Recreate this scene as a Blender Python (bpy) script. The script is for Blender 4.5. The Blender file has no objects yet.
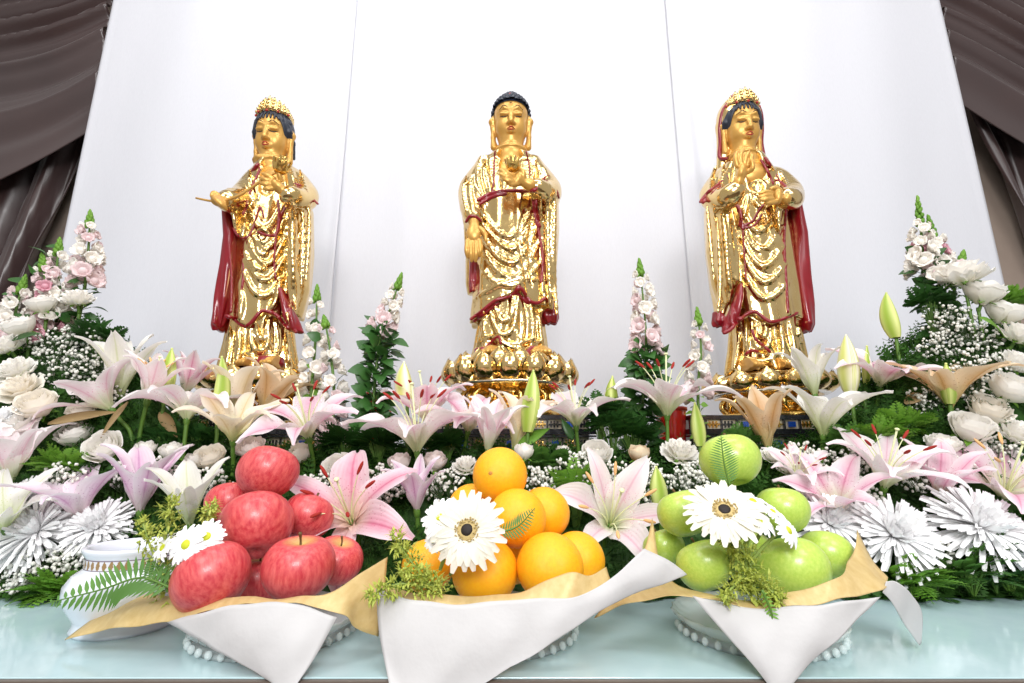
import bpy, math, random
import numpy as np
from mathutils import Vector, Matrix

rng = random.Random(7)
nr = np.random.RandomState(7)
SC = bpy.context.scene
COL = SC.collection
PI = math.pi
# the table top is z = 0; the lens stands 18 cm above it and looks up a little
CAM_H, PITCH, F = 0.178, math.radians(12.8), 500.0
CP, SP = math.cos(PITCH), math.sin(PITCH)


def at(px, py, Y):
    """point at distance Y in front of the lens that the photo shows at pixel px, py"""
    xc, yc = (px - 512) / F, (341.5 - py) / F
    t = Y / (CP - yc * SP)
    return np.array([xc * t, Y, CAM_H + t * (SP + yc * CP)])


def pix(p):
    x, y, z = p[0], p[1], p[2] - CAM_H
    d = y * CP + z * SP
    return 512 + F * x / d, 341.5 - F * (z * CP - y * SP) / d


def ss(a, b, x):
    t = min(1.0, max(0.0, (x - a) / (b - a)))
    return t * t * (3 - 2 * t)


def unit(v):
    v = np.asarray(v, float)
    return v / max(1e-9, np.linalg.norm(v))


def cat(pts, n=6):
    """Catmull-Rom through points"""
    P = np.array(pts, float)
    if len(P) < 3:
        return np.array([P[0] + (P[-1] - P[0]) * i / n for i in range(n + 1)])
    Q = np.vstack([2 * P[0] - P[1], P, 2 * P[-1] - P[-2]])
    out = []
    for i in range(1, len(Q) - 2):
        for j in range(n):
            t = j / n
            a, b, c, d = Q[i - 1], Q[i], Q[i + 1], Q[i + 2]
            out.append(.5 * (2 * b + (c - a) * t + (2 * a - 5 * b + 4 * c - d) * t * t + (3 * b - a - 3 * c + d) * t ** 3))
    out.append(P[-1])
    return np.array(out)


# ------------------------------------------------------------------ meshes
class MB:
    def __init__(s):
        s.v, s.f, s.u, s.n = [], [], [], 0

    def raw(s, v, f, uv=None):
        v = np.asarray(v, float)
        s.v.append(v)
        s.f += [tuple(int(i) + s.n for i in q) for q in f]
        s.u.append(np.zeros((len(v), 2)) if uv is None else np.asarray(uv, float))
        s.n += len(v)
        return s

    def grid(s, P, uv=None, closed=False):
        """P: nu x nv x 3"""
        P = np.asarray(P, float)
        nu, nv = P.shape[:2]
        f = []
        for i in range(nu - 1):
            for j in range(nv if closed else nv - 1):
                k = (j + 1) % nv
                f.append((i * nv + j, (i + 1) * nv + j, (i + 1) * nv + k, i * nv + k))
        if uv is None:
            U, V = np.meshgrid(np.linspace(0, 1, nu), np.linspace(0, 1, nv), indexing='ij')
            uv = np.stack([U, V], -1)
        return s.raw(P.reshape(-1, 3), f, np.asarray(uv).reshape(-1, 2))

    def tube(s, pts, r, seg=6, cap=True):
        P = np.asarray(pts, float)
        n = len(P)
        R = np.full(n, r) if np.isscalar(r) else np.interp(np.linspace(0, 1, n), np.linspace(0, 1, len(r)), r)
        T = np.gradient(P, axis=0)
        T /= np.maximum(1e-9, np.linalg.norm(T, axis=1))[:, None]
        a = np.array([0, 0, 1.]) if abs(T[0][2]) < .9 else np.array([1., 0, 0])
        N = unit(np.cross(T[0], a))
        rings = []
        th = np.arange(seg) * 2 * PI / seg
        for i in range(n):
            N = unit(N - T[i] * np.dot(N, T[i]))
            B = np.cross(T[i], N)
            rings.append(P[i] + R[i] * (np.cos(th)[:, None] * N + np.sin(th)[:, None] * B))
        b = s.n
        s.grid(np.array(rings), closed=True)
        if cap:
            s.f.append(tuple(b + i for i in range(seg)))
            s.f.append(tuple(b + (n - 1) * seg + seg - 1 - i for i in range(seg)))
        return s

    def lathe(s, prof, c=(0, 0, 0), seg=32, wob=None):
        th = np.arange(seg) * 2 * PI / seg
        rings = []
        for r, z in prof:
            rr = r * (1 + (wob(th, z) if wob else 0))
            rings.append(np.stack([c[0] + rr * np.cos(th), c[1] + rr * np.sin(th), np.full(seg, c[2] + z)], -1))
        return s.grid(np.array(rings), closed=True)

    def blob(s, c, r, seg=8, rings=5, M=None, jit=0):
        r = np.array([r, r, r]) if np.isscalar(r) else np.array(r)
        V = [[0, 0, -1]]
        for i in range(1, rings):
            a = -PI / 2 + PI * i / rings
            for j in range(seg):
                b = 2 * PI * j / seg
                V.append([math.cos(a) * math.cos(b), math.cos(a) * math.sin(b), math.sin(a)])
        V.append([0, 0, 1])
        V = np.array(V)
        if jit:
            V = V * (1 + jit * nr.randn(len(V), 1))
        V = V * r
        if M is not None:
            V = V @ np.asarray(M).T
        f = []
        for j in range(seg):
            k = (j + 1) % seg
            f.append((0, 1 + k, 1 + j))
            for i in range(rings - 2):
                a, b = 1 + i * seg, 1 + (i + 1) * seg
                f.append((a + j, a + k, b + k, b + j))
            a = 1 + (rings - 2) * seg
            f.append((a + j, a + k, len(V) - 1))
        return s.raw(V + np.array(c), f)

    def box(s, lo, hi):
        x0, y0, z0 = lo
        x1, y1, z1 = hi
        v = [(x0, y0, z0), (x1, y0, z0), (x1, y1, z0), (x0, y1, z0), (x0, y0, z1), (x1, y0, z1), (x1, y1, z1), (x0, y1, z1)]
        return s.raw(v, [(0, 3, 2, 1), (4, 5, 6, 7), (0, 1, 5, 4), (1, 2, 6, 5), (2, 3, 7, 6), (3, 0, 4, 7)])

    def data(s):
        return np.vstack(s.v), s.f, np.vstack(s.u)

    def mesh(s, name, off=(0, 0, 0), R=None, smooth=True):
        V, Fc, U = s.data()
        V = V - np.array(off)
        if R is not None:
            V = V @ np.asarray(R)          # inverse of rotation R
        me = bpy.data.meshes.new(name)
        me.from_pydata(V.tolist(), [], Fc)
        uvl = me.uv_layers.new(name='UVMap')
        idx = np.empty(len(me.loops), np.int32)
        me.loops.foreach_get('vertex_index', idx)
        uvl.data.foreach_set('uv', U[idx].astype(np.float32).ravel())
        if smooth:
            me.polygons.foreach_set('use_smooth', np.ones(len(me.polygons), bool))
        me.update()
        return me


def link(name, me, mat, parent=None, loc=None, R=None):
    o = bpy.data.objects.new(name, me)
    COL.objects.link(o)
    if me is not None and mat is not None and not me.materials:
        me.materials.append(mat)
    if parent is not None:
        o.parent = parent
    if loc is not None:
        M = Matrix.Identity(4)
        if R is not None:
            M = Matrix(np.asarray(R).tolist()).to_4x4()
        M.translation = Vector([float(q) for q in loc])
        o.matrix_local = M
    return o


def tag(o, label, category, group=None):
    o['label'] = label
    o['category'] = category
    if group:
        o['group'] = group
    return o


def empty(name, loc, label, category, group=None, R=None, s=1.0):
    o = bpy.data.objects.new(name, None)
    COL.objects.link(o)
    M = Matrix.Identity(4) if R is None else Matrix(np.asarray(R).tolist()).to_4x4()
    M = M @ Matrix.Scale(s, 4)
    M.translation = Vector([float(q) for q in loc])
    o.matrix_local = M
    o.empty_display_size = .02
    return tag(o, label, category, group)


def structure(o):
    o['kind'] = 'structure'
    return o


def basis(axis, spin=0.0):
    """rotation whose local z is axis"""
    z = unit(axis)
    a = np.array([0, 0, 1.]) if abs(z[2]) < .95 else np.array([0, -1., 0])
    x = unit(np.cross(a, z))
    y = np.cross(z, x)
    c, s = math.cos(spin), math.sin(spin)
    return np.stack([c * x + s * y, -s * x + c * y, z], 1)


# ------------------------------------------------------------------ materials
class NT:
    def __init__(s, name):
        s.m = bpy.data.materials.new(name)
        s.m.use_nodes = True
        s.t = s.m.node_tree
        s.b = s.t.nodes['Principled BSDF']
        s.out = s.t.nodes['Material Output']

    def n(s, typ, **kw):
        x = s.t.nodes.new(typ)
        for k, v in kw.items():
            setattr(x, k, v)
        return x

    def put(s, sock, val):
        if isinstance(val, bpy.types.NodeSocket):
            s.t.links.new(val, sock)
        elif isinstance(val, (tuple, list)) and len(val) == 3 and sock.type == 'RGBA':
            sock.default_value = (*val, 1)
        else:
            sock.default_value = val

    def math(s, op, a, b=0.0, c=None):
        x = s.n('ShaderNodeMath', operation=op)
        s.put(x.inputs[0], a)
        s.put(x.inputs[1], b)
        if c is not None:
            s.put(x.inputs[2], c)
        return x.outputs[0]

    def mix(s, f, a, b):
        x = s.n('ShaderNodeMix', data_type='RGBA')
        s.put(x.inputs[0], f)
        s.put(x.inputs[6], a)
        s.put(x.inputs[7], b)
        return x.outputs[2]

    def ramp(s, f, stops):
        x = s.n('ShaderNodeValToRGB')
        e = x.color_ramp.elements
        while len(e) < len(stops):
            e.new(.5)
        for i, (p, c) in enumerate(stops):
            e[i].position = p
            e[i].color = (*c, 1) if len(c) == 3 else c
        s.put(x.inputs[0], f)
        return x.outputs[0]

    def noise(s, scale, detail=3, rough=.5, coord='Object', stretch=None):
        tc = s.n('ShaderNodeTexCoord').outputs[coord]
        if stretch:
            mp = s.n('ShaderNodeMapping')
            s.put(mp.inputs['Vector'], tc)
            mp.inputs['Scale'].default_value = stretch
            tc = mp.outputs[0]
        x = s.n('ShaderNodeTexNoise')
        s.put(x.inputs['Vector'], tc)
        x.inputs['Scale'].default_value = scale
        x.inputs['Detail'].default_value = detail
        x.inputs['Roughness'].default_value = rough
        return x.outputs[0]

    def uv(s):
        sp = s.n('ShaderNodeSeparateXYZ')
        s.put(sp.inputs[0], s.n('ShaderNodeTexCoord').outputs['UV'])
        return sp.outputs[0], sp.outputs[1]

    def bump(s, h, strength=.3, dist=.002):
        x = s.n('ShaderNodeBump')
        x.inputs['Strength'].default_value = strength
        x.inputs['Distance'].default_value = dist
        s.put(x.inputs['Height'], h)
        s.put(s.b.inputs['Normal'], x.outputs[0])

    def set(s, **kw):
        for k, v in kw.items():
            s.put(s.b.inputs[k.replace('_', ' ')], v)
        return s

    def translucent(s, f, col):
        t = s.n('ShaderNodeBsdfTranslucent')
        s.put(t.inputs[0], col)
        m = s.n('ShaderNodeMixShader')
        m.inputs[0].default_value = f
        s.t.links.new(s.b.outputs[0], m.inputs[1])
        s.t.links.new(t.outputs[0], m.inputs[2])
        s.t.links.new(m.outputs[0], s.out.inputs[0])
        return s


def rgb(r, g, b):
    f = lambda c: ((c / 255 + .055) / 1.055) ** 2.4 if c > 10 else c / 255 / 12.92
    return (f(r), f(g), f(b))


def plain(name, col, rough=.5, var=.0, scale=40, **kw):
    m = NT(name)
    c = col
    if var:
        c = m.mix(m.noise(scale), tuple(x * (1 - var) for x in col), tuple(min(1, x * (1 + var)) for x in col))
    m.set(Base_Color=c, Roughness=rough, **kw)
    return m.m


MAT = {}


def materials():
    # setting
    m = NT('white cloth')
    w = m.noise(600, 2, .5, 'Object', (1, 1, .12))
    m.set(Base_Color=m.mix(w, rgb(206, 206, 212), rgb(216, 216, 222)), Roughness=.75)
    m.bump(m.noise(9, 3, .5, 'Object', (1, 1, .3)), .25, .01)
    MAT['cloth'] = m.m
    m = NT('brown satin')
    m.set(Base_Color=m.mix(m.noise(5), rgb(54, 39, 39), rgb(72, 52, 50)), Roughness=.3, Specular_IOR_Level=.75, Sheen_Weight=.12)
    m.bump(m.noise(900, 2), .08, .001)
    MAT['satin'] = m.m
    MAT['wall'] = plain('beige wall', rgb(165, 147, 134), .8, .06, 30)
    MAT['floor'] = plain('carpet', rgb(96, 82, 74), .9, .2, 50)
    m = NT('pale glass table')
    v = m.noise(14, 4, .6)
    m.set(Base_Color=m.mix(v, rgb(158, 188, 192), rgb(188, 210, 214)),
          Roughness=.13, IOR=1.48, Coat_Weight=.15, Coat_Roughness=.06)
    MAT['glass_top'] = m.m
    MAT['table_edge'] = plain('table edge', rgb(104, 92, 84), .4, .15, 60)
    MAT['riser'] = plain('riser cloth', rgb(222, 224, 230), .8)
    # statues
    m = NT('matte gold')
    m.set(Base_Color=m.mix(m.noise(60), rgb(194, 142, 62), rgb(220, 174, 96)), Roughness=.36, Metallic=.4)
    MAT['skin'] = m.m
    m = NT('bright gold leaf')
    n1 = m.noise(55, 3, .55)
    m.set(Base_Color=m.mix(m.noise(25), (.70, .46, .15), (.84, .65, .34)), Roughness=.16, Metallic=1.0)
    m.bump(n1, .3, .004)
    MAT['gold'] = m.m
    m = NT('antique gold')
    m.set(Base_Color=m.mix(m.noise(80), (.62, .36, .08), (.88, .6, .2)), Roughness=.24, Metallic=1.0)
    m.bump(m.noise(110, 3), .5, .003)
    MAT['gold2'] = m.m
    MAT['red'] = plain('red lacquer', rgb(132, 10, 26), .28, .2, 40, Coat_Weight=.3)
    MAT['hair'] = plain('blue black hair', rgb(34, 40, 54), .45, .2, 60)
    MAT['ink'] = plain('dark paint', rgb(60, 38, 22), .5)
    MAT['lips'] = plain('red paint', rgb(176, 42, 34), .4)
    MAT['silver'] = plain('pale gold rim', (.86, .8, .68), .2, .08, 40, Metallic=1.0)
    MAT['lacquer'] = plain('black lacquer', rgb(34, 34, 40), .18, .2, 60, Coat_Weight=.6)
    MAT['blue'] = plain('blue enamel', rgb(28, 74, 168), .2, .2, 80, Coat_Weight=.6)
    MAT['cream'] = plain('cream enamel', rgb(214, 204, 182), .3, .1, 80)
    # flowers
    def lily(name, mid, edge, base, spots, back=None, tr=.36):
        m = NT(name)
        u, v = m.uv()
        d = m.math('ABSOLUTE', m.math('MULTIPLY', m.math('SUBTRACT', v, .5), 2.0))
        nz = m.noise(70, 3, .6, 'Object')
        k = m.math('POWER', m.math('SUBTRACT', 1.0, d), 1.25)
        bell = m.math('MULTIPLY', m.math('MULTIPLY', u, m.math('SUBTRACT', 1.15, u)), 2.7)
        k = m.math('MULTIPLY', m.math('MULTIPLY', k, bell), m.math('ADD', .55, m.math('MULTIPLY', nz, .9)))
        k = m.math('MINIMUM', k, 1.0)
        c = m.mix(k, edge, mid)
        vein = m.n('ShaderNodeTexWave', wave_type='BANDS')
        # deep midrib line
        rib = m.math('SUBTRACT', 1.0, m.math('MINIMUM', m.math('MULTIPLY', d, 9.0), 1.0))
        c = m.mix(m.math('MULTIPLY', rib, .45), c, spots)
        g = m.ramp(u, [(.0, (1, 1, 1)), (.42, (0, 0, 0))])
        c = m.mix(m.math('MULTIPLY', g, .85), c, base)
        vo = m.n('ShaderNodeTexVoronoi')
        vo.inputs['Scale'].default_value = 260
        m.put(vo.inputs['Vector'], m.n('ShaderNodeTexCoord').outputs['Object'])
        dots = m.math('MULTIPLY', m.math('LESS_THAN', vo.outputs['Distance'], .22), m.ramp(u, [(.2, (0, 0, 0)), (.32, (1, 1, 1)), (.5, (1, 1, 1)), (.6, (0, 0, 0))]))
        c = m.mix(m.math('MULTIPLY', dots, .5), c, spots)
        m.set(Base_Color=c, Roughness=.5)
        wv = m.math('SINE', m.math('MULTIPLY', v, 60.0))
        m.bump(wv, .18, .001)
        m.translucent(tr, c)
        MAT[name] = m.m
    lily('pink lily', rgb(236, 166, 194), rgb(251, 240, 243), rgb(206, 214, 150), rgb(196, 84, 128))
    lily('deep pink lily', rgb(232, 136, 166), rgb(249, 226, 233), rgb(232, 200, 170), rgb(190, 60, 104))
    lily('pale pink lily', rgb(245, 212, 224), rgb(252, 246, 246), rgb(200, 214, 140), rgb(226, 150, 178))
    lily('lilac lily', rgb(222, 170, 206), rgb(250, 240, 246), rgb(214, 196, 190), rgb(178, 96, 160))
    lily('white lily', rgb(236, 234, 214), rgb(249, 246, 243), rgb(190, 208, 110), rgb(200, 212, 128))
    lily('cream lily', rgb(238, 214, 168), rgb(247, 236, 220), rgb(198, 206, 108), rgb(206, 170, 104))
    lily('tan lily', rgb(214, 162, 96), rgb(238, 214, 182), rgb(206, 190, 110), rgb(176, 120, 66))
    for nm, a, b in (('green bud', rgb(150, 176, 62), rgb(206, 214, 130)), ('pale bud', rgb(210, 214, 120), rgb(240, 234, 206))):
        m = NT(nm)
        u, v = m.uv()
        st = m.math('POWER', m.math('ABSOLUTE', m.math('SINE', m.math('MULTIPLY', v, 3 * PI))), 1.6)
        m.set(Base_Color=m.mix(st, b, a), Roughness=.45)
        MAT[nm] = m.m

    def petal(name, c1, c2, sc=60, tr=.25, rough=.6):
        m = NT(name)
        c = m.mix(m.noise(sc), c1, c2)
        m.set(Base_Color=c, Roughness=rough)
        m.translucent(tr, c)
        MAT[name] = m.m
    def rose(name, base, tip):
        m = NT(name)
        u, v = m.uv()
        c = m.mix(m.ramp(u, [(0, (0, 0, 0)), (.75, (1, 1, 1))]), base, tip)
        m.set(Base_Color=c, Roughness=.6)
        m.translucent(.25, c)
        MAT[name] = m.m
    rose('white rose', rgb(240, 236, 218), rgb(250, 247, 242))
    rose('cream rose', rgb(244, 232, 208), rgb(252, 246, 236))
    rose('blush rose', rgb(238, 222, 206), rgb(248, 236, 232))
    rose('tan rose', rgb(222, 150, 70), rgb(250, 234, 208))
    petal('mum white', rgb(246, 246, 247), rgb(254, 253, 253), 60, .12)
    petal('gerbera white', rgb(232, 228, 212), rgb(243, 240, 230))
    petal('snapdragon white', rgb(246, 240, 228), rgb(252, 248, 244), 30)
    petal('snapdragon pink', rgb(232, 200, 206), rgb(248, 236, 232), 50)
    petal('snapdragon deep', rgb(206, 110, 140), rgb(240, 208, 214), 90)
    petal('breath white', rgb(236, 234, 222), rgb(250, 249, 244), 60, .2)
    petal('fern green', rgb(62, 108, 38), rgb(104, 150, 66), 30, .25)
    petal('bright leaf', rgb(84, 138, 34), rgb(140, 186, 70), 30, .3)
    petal('dark leaf', rgb(28, 62, 26), rgb(58, 104, 40), 30, .2, .4)
    petal('ivy leaf', rgb(34, 76, 34), rgb(74, 122, 54), 30, .2, .4)
    petal('bed green', rgb(28, 62, 22), rgb(78, 128, 46), 16, .2)
    petal('goldenrod', rgb(164, 184, 60), rgb(214, 218, 118), 60, .3)
    petal('dry leaf', rgb(128, 104, 62), rgb(186, 158, 112), 30, .2)
    MAT['stem'] = plain('stem green', rgb(86, 122, 44), .5, .2)
    MAT['pale stem'] = plain('pale stem', rgb(150, 172, 86), .5, .2)
    MAT['dark stem'] = plain('dark stem', rgb(54, 78, 36), .6, .2)
    MAT['anther'] = plain('rust pollen', rgb(150, 30, 18), .8, .25, 300)
    MAT['pale anther'] = plain('pale pollen', rgb(224, 176, 120), .8, .2, 300)
    MAT['filament'] = plain('filament', rgb(222, 226, 176), .5)
    MAT['yellow eye'] = plain('yellow eye', rgb(190, 196, 40), .7, .25, 400)
    MAT['dark eye'] = plain('dark eye', rgb(30, 20, 16), .7, .3, 400)
    MAT['tan ring'] = plain('tan ring', rgb(186, 164, 110), .8, .25, 400)
    # fruit
    m = NT('red apple skin')
    u, v = m.uv()
    st = m.noise(9, 4, .6, 'Object', (1, 1, .25))
    sp = m.n('ShaderNodeTexVoronoi'); sp.inputs['Scale'].default_value = 260
    m.put(sp.inputs['Vector'], m.n('ShaderNodeTexCoord').outputs['Object'])
    c = m.mix(m.ramp(st, [(.32, (0, 0, 0)), (.68, (1, 1, 1))]), rgb(188, 42, 58), rgb(224, 108, 104))
    fine = m.noise(90, 3, .6, 'Object', (1, 1, .06))
    c = m.mix(m.math('MULTIPLY', fine, .4), c, rgb(170, 28, 48))
    c = m.mix(m.ramp(u, [(.84, (0, 0, 0)), (.99, (1, 1, 1))]), c, rgb(206, 172, 96))
    c = m.mix(m.math('MULTIPLY', m.math('LESS_THAN', sp.outputs['Distance'], .16), .5), c, rgb(240, 190, 160))
    m.set(Base_Color=c, Roughness=.38, Subsurface_Weight=.05, Coat_Weight=.1)
    MAT['red apple'] = m.m
    m = NT('green apple skin')
    u, v = m.uv()
    sp = m.n('ShaderNodeTexVoronoi'); sp.inputs['Scale'].default_value = 220
    m.put(sp.inputs['Vector'], m.n('ShaderNodeTexCoord').outputs['Object'])
    c = m.mix(m.noise(12, 3), rgb(150, 186, 62), rgb(198, 216, 106))
    c = m.mix(m.math('MULTIPLY', m.math('LESS_THAN', sp.outputs['Distance'], .13), .5), c, rgb(226, 234, 168))
    c = m.mix(m.ramp(u, [(.9, (0, 0, 0)), (1.0, (1, 1, 1))]), c, rgb(128, 120, 48))
    m.set(Base_Color=c, Roughness=.3, Subsurface_Weight=.05, Coat_Weight=.15)
    MAT['green apple'] = m.m
    m = NT('orange peel')
    n1 = m.n('ShaderNodeTexVoronoi'); n1.inputs['Scale'].default_value = 420
    m.put(n1.inputs['Vector'], m.n('ShaderNodeTexCoord').outputs['Object'])
    m.set(Base_Color=m.mix(m.noise(10), rgb(250, 158, 4), rgb(255, 190, 28)), Roughness=.4, Subsurface_Weight=.05)
    m.bump(n1.outputs['Distance'], .25, .0012)
    MAT['orange'] = m.m
    MAT['fruit stem'] = plain('fruit stem', rgb(96, 70, 36), .7, .2)
    MAT['navel'] = plain('orange navel', rgb(190, 130, 60), .8, .2, 300)
    # wrapping, glass, china
    m = NT('white wrap')
    c = m.mix(m.noise(24, 4), rgb(196, 194, 194), rgb(212, 210, 210))
    m.set(Base_Color=c, Roughness=.7)
    m.bump(m.noise(30, 4, .6), .35, .003)
    m.translucent(.2, c)
    MAT['wrap'] = m.m
    m = NT('gold tissue')
    c = m.mix(m.noise(150, 4, .6, 'Object', (1, .15, 1)), rgb(204, 172, 106), rgb(236, 214, 160))
    m.set(Base_Color=c, Roughness=.42, Metallic=.12)
    m.bump(m.noise(35, 4, .6), .4, .004)
    m.translucent(.25, c)
    MAT['tissue'] = m.m
    m = NT('gold organza')
    c = rgb(214, 178, 92)
    m.set(Base_Color=c, Roughness=.4, Metallic=.3, Alpha=.62)
    m.bump(m.noise(35, 4, .6), .4, .004)
    MAT['organza'] = m.m
    m = NT('cut glass')
    m.set(Base_Color=(.82, .91, .91), Roughness=.12, Alpha=.42, IOR=1.45)
    MAT['glass'] = m.m
    MAT['china'] = plain('white porcelain', rgb(222, 226, 236), .12, .0, 40, Coat_Weight=.5)
    m = NT('gilt band')
    u, v = m.uv()
    a = m.math('MULTIPLY', v, 40.0)
    fr = m.math('FRACT', a)
    dd = m.math('ADD', m.math('ABSOLUTE', m.math('SUBTRACT', fr, .5)), m.math('MULTIPLY', m.math('ABSOLUTE', m.math('SUBTRACT', u, .5)), .55))
    nz = m.math('MULTIPLY', m.math('SUBTRACT', m.noise(420, 2), .5), .5)
    k = m.math('LESS_THAN', m.math('ADD', dd, nz), .36)
    c = m.mix(k, rgb(216, 216, 222), rgb(150, 122, 84))
    ln = m.math('GREATER_THAN', m.math('ABSOLUTE', m.math('SUBTRACT', u, .5)), .42)
    c = m.mix(ln, c, rgb(120, 104, 120))
    m.set(Base_Color=c, Roughness=.25)
    MAT['gilt'] = m.m
    m = NT('red glass')
    m.set(Base_Color=rgb(214, 40, 36), Roughness=.12, Transmission_Weight=.35, Coat_Weight=.5)
    MAT['red glass'] = m.m


materials()
# ------------------------------------------------------------------ sculpting on a grid (smooth unions, then surface nets)
class Vox:
    def __init__(s, lo, hi, h):
        s.lo, s.h = np.array(lo, float), h
        n = np.ceil((np.array(hi) - s.lo) / h).astype(int) + 1
        s.ax = [(s.lo[i] + h * np.arange(n[i])).astype(np.float32) for i in range(3)]
        s.d = np.full(n, .06, np.float32)

    def add(s, prim, k=0.0, op='u', clip=None):
        fn, lo, hi = prim
        pad = k + 3 * s.h
        sl = []
        for i in range(3):
            a = int(np.floor((lo[i] - pad - s.lo[i]) / s.h))
            b = int(np.ceil((hi[i] + pad - s.lo[i]) / s.h)) + 1
            a, b = max(0, a), min(len(s.ax[i]), b)
            if a >= b:
                return s
            sl.append(slice(a, b))
        X, Y, Z = s.ax[0][sl[0]][:, None, None], s.ax[1][sl[1]][None, :, None], s.ax[2][sl[2]][None, None, :]
        b = fn(X, Y, Z)
        if clip is not None:
            b = np.maximum(b, clip(X, Y, Z))
        a = s.d[tuple(sl)]
        if op == 's':
            b = -b
            a, b = -a, -b
        if k > 0:
            h = np.clip(.5 + .5 * (b - a) / k, 0, 1)
            r = b * (1 - h) + a * h - k * h * (1 - h)
        else:
            r = np.minimum(a, b)
        if op == 's':
            r = -r
        s.d[tuple(sl)] = r
        return s

    def front(s, x, z, default=None):
        i = int(round((x - s.lo[0]) / s.h)); k = int(round((z - s.lo[2]) / s.h))
        if not (0 <= i < s.d.shape[0] and 0 <= k < s.d.shape[2]):
            return default
        w = np.nonzero(s.d[i, :, k] < 0)[0]
        if len(w) == 0:
            return default
        j = w[0]
        if j == 0:
            return float(s.ax[1][0])
        a, b = s.d[i, j - 1, k], s.d[i, j, k]
        return float(s.ax[1][j - 1] + s.h * a / (a - b))

    def mb(s, smooth=2):
        d = s.d
        d[0] = d[-1] = .05; d[:, 0] = d[:, -1] = .05; d[:, :, 0] = d[:, :, -1] = .05
        ins = d < 0
        c = ins[:-1, :-1, :-1].astype(np.int8)
        tot = np.zeros_like(c)
        offs = [(i, j, k) for i in (0, 1) for j in (0, 1) for k in (0, 1)]
        n = np.array(d.shape) - 1
        for o in offs:
            tot += ins[o[0]:o[0] + n[0], o[1]:o[1] + n[1], o[2]:o[2] + n[2]]
        cells = np.argwhere((tot > 0) & (tot < 8))
        val = np.stack([d[cells[:, 0] + o[0], cells[:, 1] + o[1], cells[:, 2] + o[2]] for o in offs], 1)
        acc = np.zeros((len(cells), 3)); cnt = np.zeros(len(cells))
        for a in range(8):
            for b in range(a + 1, 8):
                if sum(abs(offs[a][q] - offs[b][q]) for q in range(3)) != 1:
                    continue
                va, vb = val[:, a], val[:, b]
                m = (va < 0) != (vb < 0)
                t = np.where(m, va / np.where(m, va - vb, 1), 0)[:, None]
                p = np.array(offs[a]) * (1 - t) + np.array(offs[b]) * t
                acc[m] += p[m]; cnt[m] += 1
        V = s.lo + s.h * (cells + acc / cnt[:, None])
        idx = np.full(n, -1, np.int64)
        idx[cells[:, 0], cells[:, 1], cells[:, 2]] = np.arange(len(cells))
        faces = []
        for axis in range(3):
            p = [slice(None)] * 3; q = [slice(None)] * 3
            p[axis] = slice(0, -1); q[axis] = slice(1, None)
            A, B = ins[tuple(p)], ins[tuple(q)]
            e = np.argwhere(A != B)
            u, w = (axis + 1) % 3, (axis + 2) % 3
            ok = (e[:, u] > 0) & (e[:, w] > 0) & (e[:, u] < n[u]) & (e[:, w] < n[w])
            e = e[ok]
            fl = A[e[:, 0], e[:, 1], e[:, 2]]
            def I(du, dw):
                f = e.copy(); f[:, u] -= du; f[:, w] -= dw
                return idx[f[:, 0], f[:, 1], f[:, 2]]
            Q = np.stack([I(1, 1), I(0, 1), I(0, 0), I(1, 0)], 1)
            Q[~fl] = Q[~fl][:, ::-1]
            faces.append(Q)
        Fq = np.vstack(faces)
        e = np.vstack([Fq[:, [0, 1]], Fq[:, [1, 2]], Fq[:, [2, 3]], Fq[:, [3, 0]]])
        deg = np.bincount(e[:, 0], minlength=len(V)).astype(float)[:, None]
        for _ in range(smooth):
            S_ = np.stack([np.bincount(e[:, 0], V[e[:, 1], i], len(V)) for i in range(3)], 1)
            V = .45 * V + .55 * S_ / np.maximum(deg, 1)
        return MB().raw(V, Fq)


def ell(c, r, R=None):
    c, r = np.asarray(c, float), np.asarray(r, float)
    m = float(r.min())
    def fn(X, Y, Z):
        x, y, z = X - c[0], Y - c[1], Z - c[2]
        if R is not None:
            x, y, z = [R[0][i] * x + R[1][i] * y + R[2][i] * z for i in range(3)]
        return ((np.sqrt((x / r[0]) ** 2 + (y / r[1]) ** 2 + (z / r[2]) ** 2) - 1) * m).astype(np.float32)
    e = np.full(3, r.max()) if R is not None else r
    return fn, c - e, c + e


def cone(p, q, r1, r2):
    p, q = np.asarray(p, float), np.asarray(q, float)
    v = q - p; L = float(np.dot(v, v)) + 1e-12
    def fn(X, Y, Z):
        x, y, z = X - p[0], Y - p[1], Z - p[2]
        t = np.clip((x * v[0] + y * v[1] + z * v[2]) / L, 0, 1)
        return (np.sqrt((x - t * v[0]) ** 2 + (y - t * v[1]) ** 2 + (z - t * v[2]) ** 2) - (r1 + (r2 - r1) * t)).astype(np.float32)
    r = max(r1, r2)
    return fn, np.minimum(p, q) - r, np.maximum(p, q) + r


def loft(rows):
    """rows of z, cx, cy, a, b (any order); flat ended stack of ellipses"""
    A = np.array(sorted(rows, key=lambda r: r[0]), float)
    z0, z1 = A[0, 0], A[-1, 0]
    def fn(X, Y, Z):
        g = lambda i: np.interp(Z.ravel(), A[:, 0], A[:, i]).reshape(Z.shape)
        a, b = g(3), g(4)
        q = np.sqrt(((X - g(1)) / a) ** 2 + ((Y - g(2)) / b) ** 2)
        d = (q - 1) * np.minimum(a, b)
        return np.maximum(d, np.maximum(z0 - Z, Z - z1)).astype(np.float32)
    lo = [(A[:, 1] - A[:, 3]).min(), (A[:, 2] - A[:, 4]).min(), z0]
    hi = [(A[:, 1] + A[:, 3]).max(), (A[:, 2] + A[:, 4]).max(), z1]
    return fn, np.array(lo), np.array(hi)


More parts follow.
